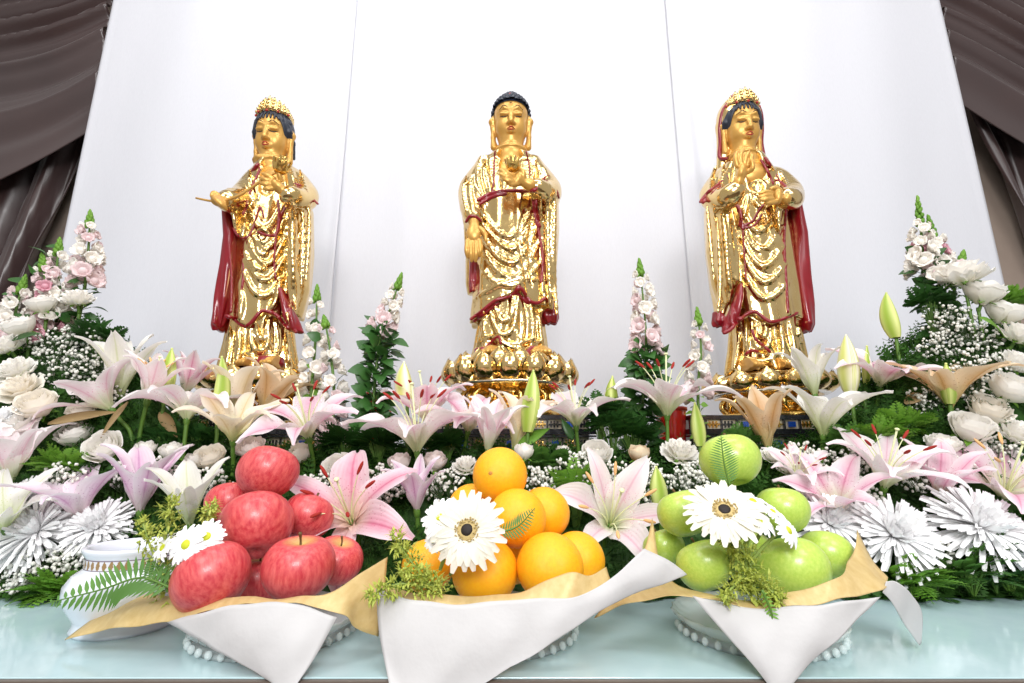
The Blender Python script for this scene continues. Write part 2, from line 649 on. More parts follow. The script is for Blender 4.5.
def chain(vox, pts, rs, k=0.0, op='u'):
    R = [rs] * len(pts) if np.isscalar(rs) else np.interp(np.linspace(0, 1, len(pts)), np.linspace(0, 1, len(rs)), rs)
    for i in range(len(pts) - 1):
        vox.add(cone(pts[i], pts[i + 1], R[i], R[i + 1]), k, op)
# ------------------------------------------------------------------ gilded statues
SY = 1.08      # distance of the row of statues
STAND_TOP = 0.252


def row(py, xl, xr, dy, b, Y0=SY):
    p, q = at(xl, py, Y0 + dy), at(xr, py, Y0 + dy)
    half = (q[0] - p[0]) / 2
    t = abs(p[0] + q[0]) / 2 / Y0          # seen askew, depth widens the outline
    half = math.sqrt(max(half * half - (b * t) ** 2, (half * .6) ** 2))
    return (p[2], (p[0] + q[0]) / 2, Y0 + dy, half, b)


def P3(px, py, dy):
    return at(px, py, SY + dy)


def on_front(vox, px, py, lift=0.0, dflt=None):
    p = at(px, py, SY)
    y = SY
    for _ in range(3):
        f = vox.front(p[0], p[2])
        if f is None:
            break
        y = f
        p = at(px, py, y)
    else:
        return at(px, py, y - lift)
    return None if dflt is None else at(px, py, SY + dflt)


def trace(vox, pts, n=6, lift=0.0, dflt=-.07):
    out = []
    for x, y in cat(pts, n):
        out.append(on_front(vox, x, y, lift, dflt))
    out = np.array(out)
    for _ in range(3):      # cloth does not jitter
        out[1:-1] = (out[:-2] + 2 * out[1:-1] + out[2:]) / 4
    return out


def child_vox(name, vox, mat, root, loc, smooth=True):
    return link(name, vox.mb().mesh(name, loc), MAT[mat], root, (0, 0, 0))


def lotus_base(root, loc, c, zb, zt, rad, npet, rows):
    """tiered pedestal, rings of cupped petals, top plate"""
    cx, cy = c
    H = zt - zb
    m = MB()
    prof = [(0, 0), (rad * .93, 0), (rad * .97, H * .04), (rad * .95, H * .10), (rad * .82, H * .13), (rad * .74, H * .17),
            (rad * .70, H * .24), (rad * .78, H * .29), (rad * .80, H * .33), (rad * .72, H * .37), (rad * .66, H * .43), (rad * .9, H * .50), (rad * .99, H * .53)]
    m.lathe([(r, zb + z) for r, z in prof], (cx, cy, 0), 72, lambda th, z: .025 * np.sin(th * 12) * (1 if z < zb + H * .5 else 0))
    m2 = MB()
    link('pedestal', m.mesh('pedestal', loc), MAT['gold2'], root, (0, 0, 0))
    m2.lathe([(rad * .9, zb + H * .505), (rad * 1.0, zb + H * .52), (rad * 1.04, zb + H * .545), (rad * 1.02, zb + H * .575), (rad * .9, zb + H * .59), (0, zb + H * .59)], (cx, cy, 0), 72)
    link('rim', m2.mesh('rim', loc), MAT['silver'], root, (0, 0, 0))
    # carved scrolls on the waist
    m3 = MB()
    for i in range(12):
        a = 2 * PI * i / 12
        for s in (-1, 1):
            pts = []
            for t in np.linspace(0, 1, 12):
                w = a + s * (.04 + .16 * math.sin(t * PI * .9))
                r = rad * (.74 + .1 * math.sin(t * PI) + .02)
                pts.append((cx + r * math.sin(w), cy - r * math.cos(w), zb + H * (.1 + .4 * t)))
            m3.tube(pts, [.002, .005, .006, .003], 6)
    link('scrollwork', m3.mesh('scrollwork', loc), MAT['gold2'], root, (0, 0, 0))
    # top plate
    m4 = MB().lathe([(0, zt - .006), (rad * .74, zt - .006), (rad * .76, zt - .002), (rad * .72, zt), (0, zt)], (cx, cy, 0), 48)
    link('lotus_seat', m4.mesh('lotus_seat', loc), MAT['gold'], root, (0, 0, 0))
    # petals
    pm = MB()
    hh, ww = H * .50, 2 * PI * rad / npet * .50
    nu, nv = 9, 11
    for side in (0, 1):
        G = np.zeros((nu, nv, 3))
        for i in range(nu):
            u = i / (nu - 1)
            w = ww * (math.sin(PI * min(1, .18 + .74 * u)) ** .75) * (1 - max(0, u - .86) / .14 * .75)
            for j in range(nv):
                v = 2 * j / (nv - 1) - 1
                bulge = .95 * ww * math.sin(PI * min(1, .10 + u * .86)) * math.sqrt(max(0, 1 - v * v))
                G[i, j] = (w * v, -(bulge + .011 * u) + side * .0025 + (.006 * (1 - v * v) * max(0, u - .8) / .2), hh * (u - .06) + .004 * (1 - abs(v)) * (u > .9))
        if side:
            G = G[:, ::-1]
        pm.grid(G)
    me = pm.mesh('lotus_petal')
    me.materials.append(MAT['gold'])
    for rI in range(rows):
        for i in range(npet):
            a = 2 * PI * (i + .5 * rI) / npet
            r = rad * (.9 - .13 * rI)
            R = np.array([[math.cos(a), -math.sin(a), 0], [math.sin(a), math.cos(a), 0], [0, 0, 1]])
            tilt = .30 - .22 * rI
            T = np.array([[1, 0, 0], [0, math.cos(tilt), -math.sin(tilt)], [0, math.sin(tilt), math.cos(tilt)]])
            pos = np.array([cx + r * math.sin(a), cy - r * math.cos(a), zb + H * (.57 + .08 * rI)])
            link('lotus_petal', me, None, root, pos - loc, R @ T)
    # small red jewels between petals
    jm = MB()
    for i in range(npet):
        a = 2 * PI * i / npet
        jm.blob((cx + rad * .95 * math.sin(a), cy - rad * .95 * math.cos(a), zb + H * .635), .006, 8, 6)
    link('red_jewels', jm.mesh('red_jewels', loc), MAT['red'], root, (0, 0, 0))


TILT = .20      # the heads bow a little


def bowed(C, s, v):
    c, n = math.cos(TILT), math.sin(TILT)
    return lambda x, y, z: C + np.array([x * s, -y * s * c - z * v * n, z * v * c - y * s * n])


RB = np.array([[1, 0, 0], [0, math.cos(TILT), -math.sin(TILT)], [0, math.sin(TILT), math.cos(TILT)]])


def head(root, loc, S):
    """face, neck and chest as one surface; returns the grid for placing features"""
    hx, hy = S['head']
    crown, chin = S['face']
    C = at(hx, hy, SY)
    s = S['hw'] * 1.22 / F          # half face width in metres
    zc, zt = at(hx, chin, SY - .035)[2], at(hx, crown, SY - .035)[2]
    v = (zt - zc) / 2.0
    C = np.array([C[0], SY, (zt + zc) / 2])
    L = bowed(C, s, v)
    vx = Vox(C - np.array([.085, .075, v * 1.0 + .16]), C + np.array([.085, .075, v * 1.7]), .0014)
    E = lambda x, y, z, a, b, c, k, op='u': vx.add(ell(L(x, y, z), (a * s, b * s, c * v), RB), k, op)
    E(0, -.12, .42, .99, 1.1, .86, 0)
    E(0, .06, -.22, .88, .95, .76, .014)
    E(0, .38, -.70, .42, .42, .28, .012)
    for x in (-1, 1):
        E(x * .42, .52, -.22, .34, .34, .3, .012)
        vx.add(ell(L(x * .40, .90, .24), (.26 * s, .13 * s, .10 * v), RB), .006)      # lids
        E(x * .40, 1.02, .13, .26, .1, .035, .004, 's')
        chain(vx, [L(x * .14, .99, .42), L(x * .38, .95, .50), L(x * .64, .74, .42)], [.0025, .0032, .002], .006)
        # long ears
        chain(vx, [L(x * 1.0, -.05, .38), L(x * 1.08, -.02, .2), L(x * 1.04, .02, -.1), L(x * 1.03, .05, -.5), L(x * .98, .08, -.95)], [.006, .0085, .006, .0055, .0085], .004)
        E(x * .13, 1.06, -.20, .11, .13, .07, .004)
    chain(vx, [L(0, .93, .42), L(0, 1.06, .08), L(0, 1.19, -.14)], [.003, .0042, .006], .006)
    chain(vx, [L(-.24, .93, -.45), L(0, 1.06, -.43), L(.24, .93, -.45)], [.002, .004, .002], .004)
    chain(vx, [L(-.2, .92, -.53), L(0, 1.04, -.54), L(.2, .92, -.53)], [.002, .004, .002], .004)
    # neck with rings
    nb = S['neck_bottom']
    zb = at(hx, nb, SY)[2]
    vx.add(cone(L(0, -.1, -.5), (C[0], SY, zb), .62 * s, .72 * s), .012)
    for q in (.35, .7):
        z = L(0, 0, -1)[2] * (1 - q) + zb * q
        vx.add(ell((C[0], SY - .002, z), (.68 * s, .66 * s, .004)), .004)
    # chest
    cxx, cyy, rx, rz = S['chest']
    pc = at(cxx, cyy, SY - .045)
    vx.add(ell((pc[0], SY + .004, pc[2]), (rx * 4.4e-3, .054, rz * 2.6e-3)), .02)
    vx.add(ell((C[0], SY + .002, zb - .006), (rx * 2.3e-3, .028, .016)), .02)
    child_vox('body', vx, 'skin', root, loc)
    # painted features
    tr = lambda pts, lift=.0002: np.array([[L(x, .92, z)[0], (vx.front(L(x, .92, z)[0], L(x, .92, z)[2]) or C[1] - s) - lift, L(x, .92, z)[2]] for x, z in cat(pts, 6)])
    for sg in (-1, 1):
        link('eyebrow', MB().tube(tr([(sg * .15, .47), (sg * .40, .54), (sg * .68, .45)]), [.0006, .0011, .0006], 6).mesh('eyebrow', loc), MAT['ink'], root, (0, 0, 0))
        link('eye', MB().tube(tr([(sg * .16, .15), (sg * .38, .11), (sg * .62, .16)]), [.0006, .0020, .0006], 6).mesh('eye', loc), MAT['ink'], root, (0, 0, 0))
    lm = MB().tube(tr([(-.22, -.46), (-.07, -.43), (0, -.45), (.07, -.43), (.22, -.46)], .0006), [.0006, .0017, .0006], 6)
    lm.tube(tr([(-.18, -.50), (0, -.55), (.18, -.50)], .0006), [.0006, .0019, .0006], 6)
    link('lips', lm.mesh('lips', loc), MAT['lips'], root, (0, 0, 0))
    p = tr([(0, .72), (0, .721)], .0)[0]
    link('forehead_dot', MB().blob(p, .0018).mesh('forehead_dot', loc), MAT['red' if S['kind'] != 'buddha' else 'ink'], root, (0, 0, 0))
    return vx, C, L, s, v


def hand(root, loc, h, name='hand'):
    pts = [P3(*q) for f in h['fingers'] for q in f] + [P3(*h['palm'][0])]
    lo, hi = np.min(pts, 0) - .03, np.max(pts, 0) + .03
    vx = Vox(lo, hi, .0012)
    pc, pr, ax = h['palm']
    vx.add(ell(P3(*pc), pr, basis(P3(*ax[1]) - P3(*ax[0]))), 0)
    chain(vx, [P3(*q) for q in h['wrist']], [.0105, .012, .010][:len(h['wrist'])], .006)
    for f in h['fingers']:
        p = [P3(*q) for q in f]
        chain(vx, cat(p, 4), [.0052, .0045, .0034], .0022)
    child_vox(name, vx, 'skin', root, loc)


def statue(S, label):
    cx = S['cx']
    foot = at(cx, S['foot'], SY)
    loc = np.array([foot[0], SY, STAND_TOP])
    root = empty('statue', loc, label, 'statue', 'gilded statues on the altar')
    base_top = foot[2] - .004
    lotus_base(root, loc, (foot[0], SY), STAND_TOP, base_top, S['rad'], S['npet'], S['rows'])
    hv, C, L, s, v = head(root, loc, S)
    # ---- robe
    allx = [r[1] for r in S['upper']] + [r[2] for r in S['upper']] + [r[1] for q in S['sleeves'] for r in q] + [r[2] for q in S['sleeves'] for r in q]
    lo = at(min(allx) - 8, 360, SY); hi = at(max(allx) + 8, 360, SY)
    w0, w1 = at(min(allx) - 8, 150, SY)[0], at(max(allx) + 8, 150, SY)[0]
    ztop = at(cx, S['upper'][0][0] - 4, SY)[2]
    vx = Vox((min(lo[0], w0), SY - .135, base_top - .004), (max(hi[0], w1), SY + .10, ztop + .01), .0021)
    hem = sorted([(at(x, y, SY - .07)[0], at(x, y, SY - .07)[2]) for x, y in S['hem']])
    hx_, hz_ = np.array(hem).T
    folds = S.get('pleats', 9)
    up = loft([row(*r) for r in S['upper']])
    def pleat(prim, amp, n, ph):
        f, a, b = prim
        cxm, cym = (a[0] + b[0]) / 2, (a[1] + b[1]) / 2
        def g(X, Y, Z):
            th = np.arctan2(X - cxm, cym - Y)
            zz = (Z - a[2]) / (b[2] - a[2])
            return f(X, Y, Z) + (amp * np.sin(n * th + ph + 2.2 * zz + .8 * np.sin(5 * zz)) * np.clip(1.4 - zz * 1.5, 0, 1)).astype(np.float32)
        return g, a, b
    vx.add(pleat(up, .0018, 11, 0.4), 0, clip=lambda X, Y, Z: (np.interp(X.ravel(), hx_, hz_).reshape(X.shape) - Z).astype(np.float32) + 0 * Y)
    vx.add(pleat(loft([row(*r) for r in S['skirt']]), .0045, 13, 1.0), .004)
    for q in S['sleeves']:
        vx.add(pleat(loft([row(*r) for r in q]), .0014, 6, .5), .01)
    for a in S['arms']:
        chain(vx, cat([P3(*q) for q in a], 4), [.021, .024, .019, .016], .014)
    # neckline cut and draped ridges
    pc = at(S['chest'][0], S['chest'][1], SY)
    cut, cuts = S['neckline'], []
    for (x, y, r) in cut:
        p = on_front(vx, x, y)
        if p is not None:
            cuts.append((p, r))
    for i, (p, r) in enumerate(cuts):
        vx.add(ell((p[0], p[1] - .004, p[2] + (.016 if i == 0 else 0)), (r * 2.35e-3 * (1.15 if i == 0 else 1), (.065, .036, .017, .017, .015)[i], r * 2.6e-3)), .004, 's')
    for pts, r in S['ridges']:
        T = trace(vx, pts, 5, 0.0)
        chain(vx, T, [r * .7, r * 1.1, r * 1.1, r * .7], r * 1.4)
    for pts, r in S['grooves']:
        T = trace(vx, pts, 5, 0.001)
        chain(vx, T, [r * .7, r, r, r * .7], r, 's')
    robe = vx
    # ---- red lining and borders
    rv = Vox(vx.lo - np.array([.03, .02, .0]), (vx.ax[0][-1] + .03, vx.ax[1][-1], vx.ax[2][-1] + .02), .002)
    for q in S['red_lofts']:
        rv.add(pleat(loft([row(*r) for r in q]), .002, 5, .3), .004)
    for pts, r, dflt in S['red_lines']:
        T = trace(vx, pts, 6, .0005, dflt)
        chain(rv, T, r * .72, .002)
    for pts, r, dys in S.get('red_free', []):
        Q = cat([P3(x, y, d) for (x, y), d in zip(pts, dys)], 6)
        chain(rv, Q, r, .003)
    child_vox('robe', robe, 'gold', root, loc)
    child_vox('robe_lining', rv, 'red', root, loc)
    # feet
    for x, y in S['feet']:
        fv = Vox(at(x, y, SY) - np.array([.04, .14, .03]), at(x, y, SY) + np.array([.04, .03, .05]), .0016)
        b = at(x, y, SY - .07)
        z0 = base_top + .002
        fv.add(ell((b[0], SY - .055, z0 + .012), (.022, .036, .014)), 0)
        for t in range(5):
            fv.add(ell((b[0] + (t - 2) * .0085, SY - .09 + abs(t - 2) * .003, z0 + .007), (.0052, .011, .0065)), .003)
        child_vox('foot', fv, 'skin', root, loc)
    for h in S['hands']:
        hand(root, loc, h)
    # necklace / ornament
    if S['kind'] == 'buddha':
        m = MB()
        # snail-shell curls over the dome and the topknot
        n = 330
        for i in range(n):
            zz = 1 - 1.62 * (i + .5) / n
            a = i * 2.39996
            r = math.sqrt(max(0, 1 - zz * zz))
            x, y, z = r * math.cos(a), r * math.sin(a), zz
            if z * .90 + .46 < .80 and y > .12 - .5 * max(0, .3 - z):
                continue
            p = L(x * 1.05, y * 1.15 - .12, z * .90 + .46)
            m.blob(p, .0062, 7, 5)
        for i in range(70):
            zz = 1 - 1.0 * (i + .5) / 70
            a = i * 2.39996
            r = math.sqrt(1 - zz * zz)
            m.blob(L(r * math.cos(a) * .52, -.15 + r * math.sin(a) * .55, 1.12 + zz * .36), .0055, 7, 5)
        m.blob(L(0, -.12, .46), (1.03 * s, 1.13 * s, .88 * v), 24, 14)
        # keep the dome behind the forehead
        hv2 = Vox(C - np.array([.07, .075, .03]), C + np.array([.07, .08, v * 1.75]), .002)
        link('curled_hair', hair_mesh(m, L, s, v, loc), MAT['hair'], root, (0, 0, 0))
        link('hair_jewel', MB().blob(L(0, .66, 1.16), (.006, .003, .005), 10, 6).mesh('hair_jewel', loc), MAT['lips'], root, (0, 0, 0))
    else:
        kx = Vox(C - np.array([.075, .075, v * 1.25]), C + np.array([.075, .085, v * 2.1]), .0016)
        kx.add(ell(L(0, -.14, .45), (1.1 * s, 1.2 * s, .92 * v)), 0)
        kx.add(ell(L(0, -.4, 1.25), (.5 * s, .5 * s, .45 * v)), .006)
        kx.add(ell(L(0, 1.15, -.10), (1.02 * s, 1.05 * s, 1.10 * v)), .004, 's')
        kx.add(ell(L(0, .2, -.75), (1.5 * s, 1.6 * s, .8 * v)), .004, 's')
        for i in range(-7, 8):     # combed strands
            a = i * .2
            chain(kx, [L(math.sin(a) * .3, .4 * math.cos(a) - .1, 1.32), L(math.sin(a) * .85, .85 * math.cos(a) - .12, 1.02), L(math.sin(a) * 1.08, 1.06 * math.cos(a) - .14, .72)], .0028, .002)
        for x in (-1, 1):
            chain(kx, [L(x * .9, .35, .62), L(x * 1.03, .2, .3), L(x * 1.1, -.1, -.1), L(x * 1.08, -.3, -.7)], [.006, .007, .006, .004], .003)
        child_vox('hair', kx, 'hair', root, loc)
        crown(root, loc, S, L, s, v)
    for f in S['extras']:
        f(root, loc, vx)
    return root


def hair_mesh(m, L, s, v, loc):
    """dome only where hair grows: drop the dome faces in front of the face"""
    V, Fc, U = m.data()
    c = L(0, 0, 0)
    lx = (V[:, 0] - c[0]) / s; ly = -(V[:, 1] - c[1]) / s; lz = (V[:, 2] - c[2]) / v
    bad = (ly > .2) & (lz < .80) | (lz < -.35)
    F2 = [f for f in Fc if not all(bad[i] for i in f)]
    return MB().raw(V, F2, U).mesh('curled_hair', loc)


def crown(root, loc, S, L, s, v):
    m = MB()
    # band
    m.lathe([(.98 * s, 0), (1.06 * s, .002), (1.06 * s, .007), (.98 * s, .009)], L(0, -.12, .93), 40)
    # upright leaf plates, tallest in front
    for i in range(11):
        a = (i - 5) * .34
        h = (.50 - .045 * abs(i - 5)) * v * 1.4
        w = .2 * s
        G = []
        for u in np.linspace(0, 1, 8):
            ww = w * (math.sin(PI * min(1, .25 + .75 * u)) ** .7)
            rr = s * (1.02 - .22 * u)
            G.append([L(0, -.12, .97) + np.array([(rr - .12 * s * (1 - q * q) * 0) * math.sin(a + q * ww / (s * .95)), -(rr + .08 * s * (1 - q * q)) * math.cos(a + q * ww / (s * .95)), h * u]) for q in np.linspace(-1, 1, 7)])
        G = np.array(G)
        m.grid(G)
        I = G.copy(); cc = L(0, -.12, .97)
        I[:, :, 0] = cc[0] + (I[:, :, 0] - cc[0]) * .93; I[:, :, 1] = cc[1] + (I[:, :, 1] - cc[1]) * .93
        m.grid(I[:, ::-1])
        for u in (.25, .5, .78):
            k = G[int(u * 7), 3]
            m.blob(k, .0042 * (1.2 - u * .5), 8, 6)
        for q in (1, 5):
            pts = [G[j, q] for j in range(8)]
            m.tube(pts, .0014, 5)
    m.blob(L(0, .2, 1.66), (.007, .006, .010), 10, 8)
    m.blob(L(0, .75, 1.18), (.0075, .005, .010), 10, 8)
    for x in (-.5, .5):
        m.blob(L(x, .62, 1.12), (.006, .005, .008), 10, 8)
    link('crown', m.mesh('crown', loc), MAT['gold'], root, (0, 0, 0))
    b = MB()
    for i in range(5):
        a = (i - 2) * .6
        b.blob(L(math.sin(a) * 1.05, math.cos(a) * 1.06 - .12, 1.02), .003, 8, 6)
    link('crown_jewels', b.mesh('crown_jewels', loc), MAT['lips'], root, (0, 0, 0))


def lotus_cup(c, r, up):
    """a small carved lotus bloom"""
    m = MB()
    Rm = basis(up)
    for ring, n, rr, tl in ((0, 8, 1.0, .95), (1, 7, .72, .55)):
        for i in range(n):
            a = 2 * PI * (i + .5 * ring) / n
            G = np.zeros((6, 5, 3))
            for p in range(6):
                u = p / 5
                w = .42 * r * math.sin(PI * min(1, .15 + .8 * u)) ** .8
                d = rr * r * (math.sin(u * 1.45) ** .8) * tl
                h = r * (1.25 * u * u + .15 * u) * (1.0 + .25 * ring)
                for q in range(5):
                    t = q / 2 - 1
                    G[p, q] = ((d - .12 * r * t * t) * math.cos(a) - w * t * math.sin(a), (d - .12 * r * t * t) * math.sin(a) + w * t * math.cos(a), h)
            m.grid(np.array(G) @ Rm.T + np.array(c))
            m.grid((np.array(G) * np.array([.93, .93, 1]))[:, ::-1] @ Rm.T + np.array(c))
    m.blob(np.array(c) + unit(up) * r * .35, r * .42, 10, 7)
    return m


# ---- centre figure ------------------------------------------------------
CENTRE = dict(kind='buddha', cx=510, foot=362, rad=.126, npet=16, rows=2, head=(511, 124), hw=17.5, face=(97, 138), neck_bottom=156,
    chest=(510, 168, 13, 17),
    upper=[(153, 500, 521, 0, .03), (158, 488, 532, 0, .042), (168, 479, 540, 0, .054), (190, 474, 545, 0, .066), (230, 475, 547, 0, .072), (290, 474, 548, 0, .075), (325, 470, 547, 0, .078)],
    hem=[(462, 324), (471, 319), (482, 310), (496, 299), (508, 296), (515, 291), (521, 288), (526, 296), (531, 302), (538, 303), (545, 300), (556, 298)],
    skirt=[(270, 484, 540, 0, .062), (300, 481, 542, 0, .064), (330, 478, 544, 0, .07), (350, 474, 547, 0, .076), (361, 470, 550, 0, .08)],
    sleeves=[[(163, 477, 492, 0, .036), (185, 465, 490, -.008, .042), (212, 461, 489, -.02, .044), (226, 464, 488, -.01, .03), (262, 465, 487, .008, .022), (284, 466, 484, .012, .02), (295, 468, 480, .015, .016)],
             [(163, 526, 541, 0, .036), (178, 530, 551, -.012, .046), (200, 536, 559, -.022, .055), (230, 538, 559, -.022, .05), (270, 540, 556, -.02, .04), (300, 541, 554, -.02, .034), (312, 543, 553, -.02, .03)]],
    arms=[[(484, 172, 0), (471, 190, -.01), (471, 206, -.035), (473, 218, -.06)], [(536, 172, 0), (549, 190, -.03), (545, 194, -.07), (535, 187, -.095)]],
    neckline=[(510, 156, 11), (510, 164, 11), (509, 172, 10), (507, 179, 8), (505, 185, 5)],
    ridges=[([(478, 206), (492, 226), (512, 238), (533, 208)], .0042), ([(477, 214), (494, 240), (516, 250), (536, 214)], .0042), ([(478, 226), (496, 256), (518, 262), (538, 224)], .0042),
            ([(479, 242), (498, 272), (520, 276), (540, 240)], .004), ([(478, 262), (496, 284), (520, 284), (541, 262)], .004), ([(474, 300), (490, 290), (512, 280), (538, 280)], .004),
            ([(485, 160), (484, 175), (488, 192)], .0035), ([(479, 164), (478, 180), (484, 198)], .0035), ([(490, 158), (491, 172), (494, 190)], .003), ([(531, 158), (533, 172), (530, 188)], .0035), ([(537, 162), (540, 174), (541, 186)], .0035),
            ([(466, 176), (463, 192), (466, 210)], .0035), ([(472, 176), (470, 192), (474, 212)], .0035), ([(548, 196), (547, 230), (549, 280), (551, 308)], .0045), ([(555, 198), (554, 235), (554, 280), (557, 314)], .0045), ([(541, 200), (542, 240), (545, 290)], .0035),
            ([(488, 300), (494, 325), (503, 336), (514, 326), (518, 296)], .004), ([(492, 298), (498, 316), (505, 322), (511, 312), (513, 296)], .0035), ([(520, 300), (523, 325), (520, 345)], .004), ([(530, 304), (533, 325), (531, 348)], .004), ([(484, 312), (484, 332), (480, 354)], .004),
            ([(500, 340), (515, 345), (534, 338)], .0035), ([(478, 344), (492, 336), (508, 346), (524, 350), (542, 340)], .0035), ([(482, 320), (481, 338), (476, 354)], .004), ([(539, 318), (541, 338), (544, 354)], .004)],
    grooves=[([(526, 210), (518, 236), (524, 262), (528, 292)], .004), ([(533, 212), (529, 244), (532, 286)], .0035), ([(487, 232), (500, 248), (516, 256)], .003), ([(487, 250), (500, 264), (518, 269)], .003), ([(508, 300), (508, 318)], .003)],
    red_lofts=[[(246, 471, 478, -.012, .008), (262, 469, 480, -.014, .012), (282, 469, 480, -.014, .014), (292, 470, 478, -.012, .01)],
               [(296, 541, 556, -.008, .012), (306, 540, 558, -.008, .016), (318, 541, 559, -.006, .02), (324, 545, 557, -.006, .012)],
               [(349, 474, 500, -.045, .026), (356, 474, 502, -.05, .03), (361, 474, 504, -.05, .03)], [(348, 520, 546, -.045, .026), (356, 518, 547, -.05, .03), (361, 518, 549, -.05, .03)]],
    red_lines=[([(471, 319), (482, 311), (496, 300), (508, 297), (515, 292), (521, 288), (526, 296), (531, 302), (538, 303), (545, 298)], .0052, -.07),
               ([(474, 321), (486, 312), (498, 303)], .0055, -.07), ([(519, 286), (516, 292), (522, 298), (528, 303)], .005, -.07),
               ([(478, 200), (490, 194), (505, 191), (524, 191), (535, 190)], .0062, -.08), ([(480, 204), (492, 197), (506, 194)], .005, -.08),
               ([(495, 151), (494, 166), (494, 180), (492, 192)], .0032, -.06), ([(526, 151), (529, 164), (530, 176)], .0030, -.06),
               ([(535, 186), (533, 200), (536, 220), (541, 243), (543, 262), (541, 282)], .0050, -.08), ([(537, 188), (536, 204), (540, 226)], .0045, -.08),
               ([(540, 182), (548, 176), (554, 184), (559, 198)], .0038, -.06), ([(540, 184), (548, 181), (555, 190)], .0035, -.06),
               ([(466, 222), (470, 216), (476, 217), (481, 221)], .0042, -.08), ([(474, 354), (484, 349), (498, 336), (501, 344)], .004, -.08)],
    feet=[(492, 356), (541, 356)],
    hands=[dict(palm=((518, 179, -.115), (.013, .019, .011), ((533, 187, -.1), (505, 174, -.118))), wrist=[(538, 189, -.09), (530, 185, -.105), (522, 181, -.112)],
                fingers=[[(511, 177, -.122), (505, 173, -.128), (499.5, 169.5, -.122)], [(512, 179.5, -.124), (506, 177, -.132), (500, 174, -.128)], [(514, 182, -.122), (508, 181, -.13), (503, 178.5, -.13)], [(517, 184, -.118), (512, 184.5, -.124), (508, 183, -.126)], [(524, 177, -.118), (523, 171.5, -.122), (519, 168.5, -.122)]]),
           dict(palm=((474, 233, -.072), (.0165, .010, .022), ((474, 220, -.065), (474, 246, -.072))), wrist=[(473, 214, -.05), (474, 221, -.062), (474, 228, -.068)],
                fingers=[[(467.5, 241, -.074), (466.5, 250, -.078), (467.5, 257, -.073)], [(471.5, 243, -.074), (471, 253, -.079), (471.5, 261, -.073)], [(476, 243, -.074), (476, 253, -.079), (475.5, 261, -.073)], [(480, 241, -.074), (480.5, 250, -.078), (479.5, 256, -.073)], [(480, 228, -.076), (485, 234, -.082), (486, 241, -.082)]])],
    extras=[lambda root, loc, vx: link('lotus_bloom', lotus_cup(P3(513, 172, -.122), .020, (0, -.15, 1)).mesh('lotus_bloom', loc), MAT['gold2'], root, (0, 0, 0))])

# ---- left figure ----------------------------------------------------------
def _stem(root, loc, vx):
    pts = cat([P3(*q) for q in [(196, 198, -.11), (212, 201, -.115), (226, 200, -.118), (240, 195, -.12), (254, 186, -.122), (266, 178, -.125), (276, 172, -.125)]], 5)
    m = MB().tube(pts, [.0022, .003, .0034], 7)
    s_ = link('lotus_stem', m.mesh('lotus_stem', loc), MAT['skin'], root, (0, 0, 0))
    link('lotus_bloom', lotus_cup(P3(279, 174, -.125), .022, (.35, -.3, 1)).mesh('lotus_bloom', loc), MAT['gold2'], root, (0, 0, 0))


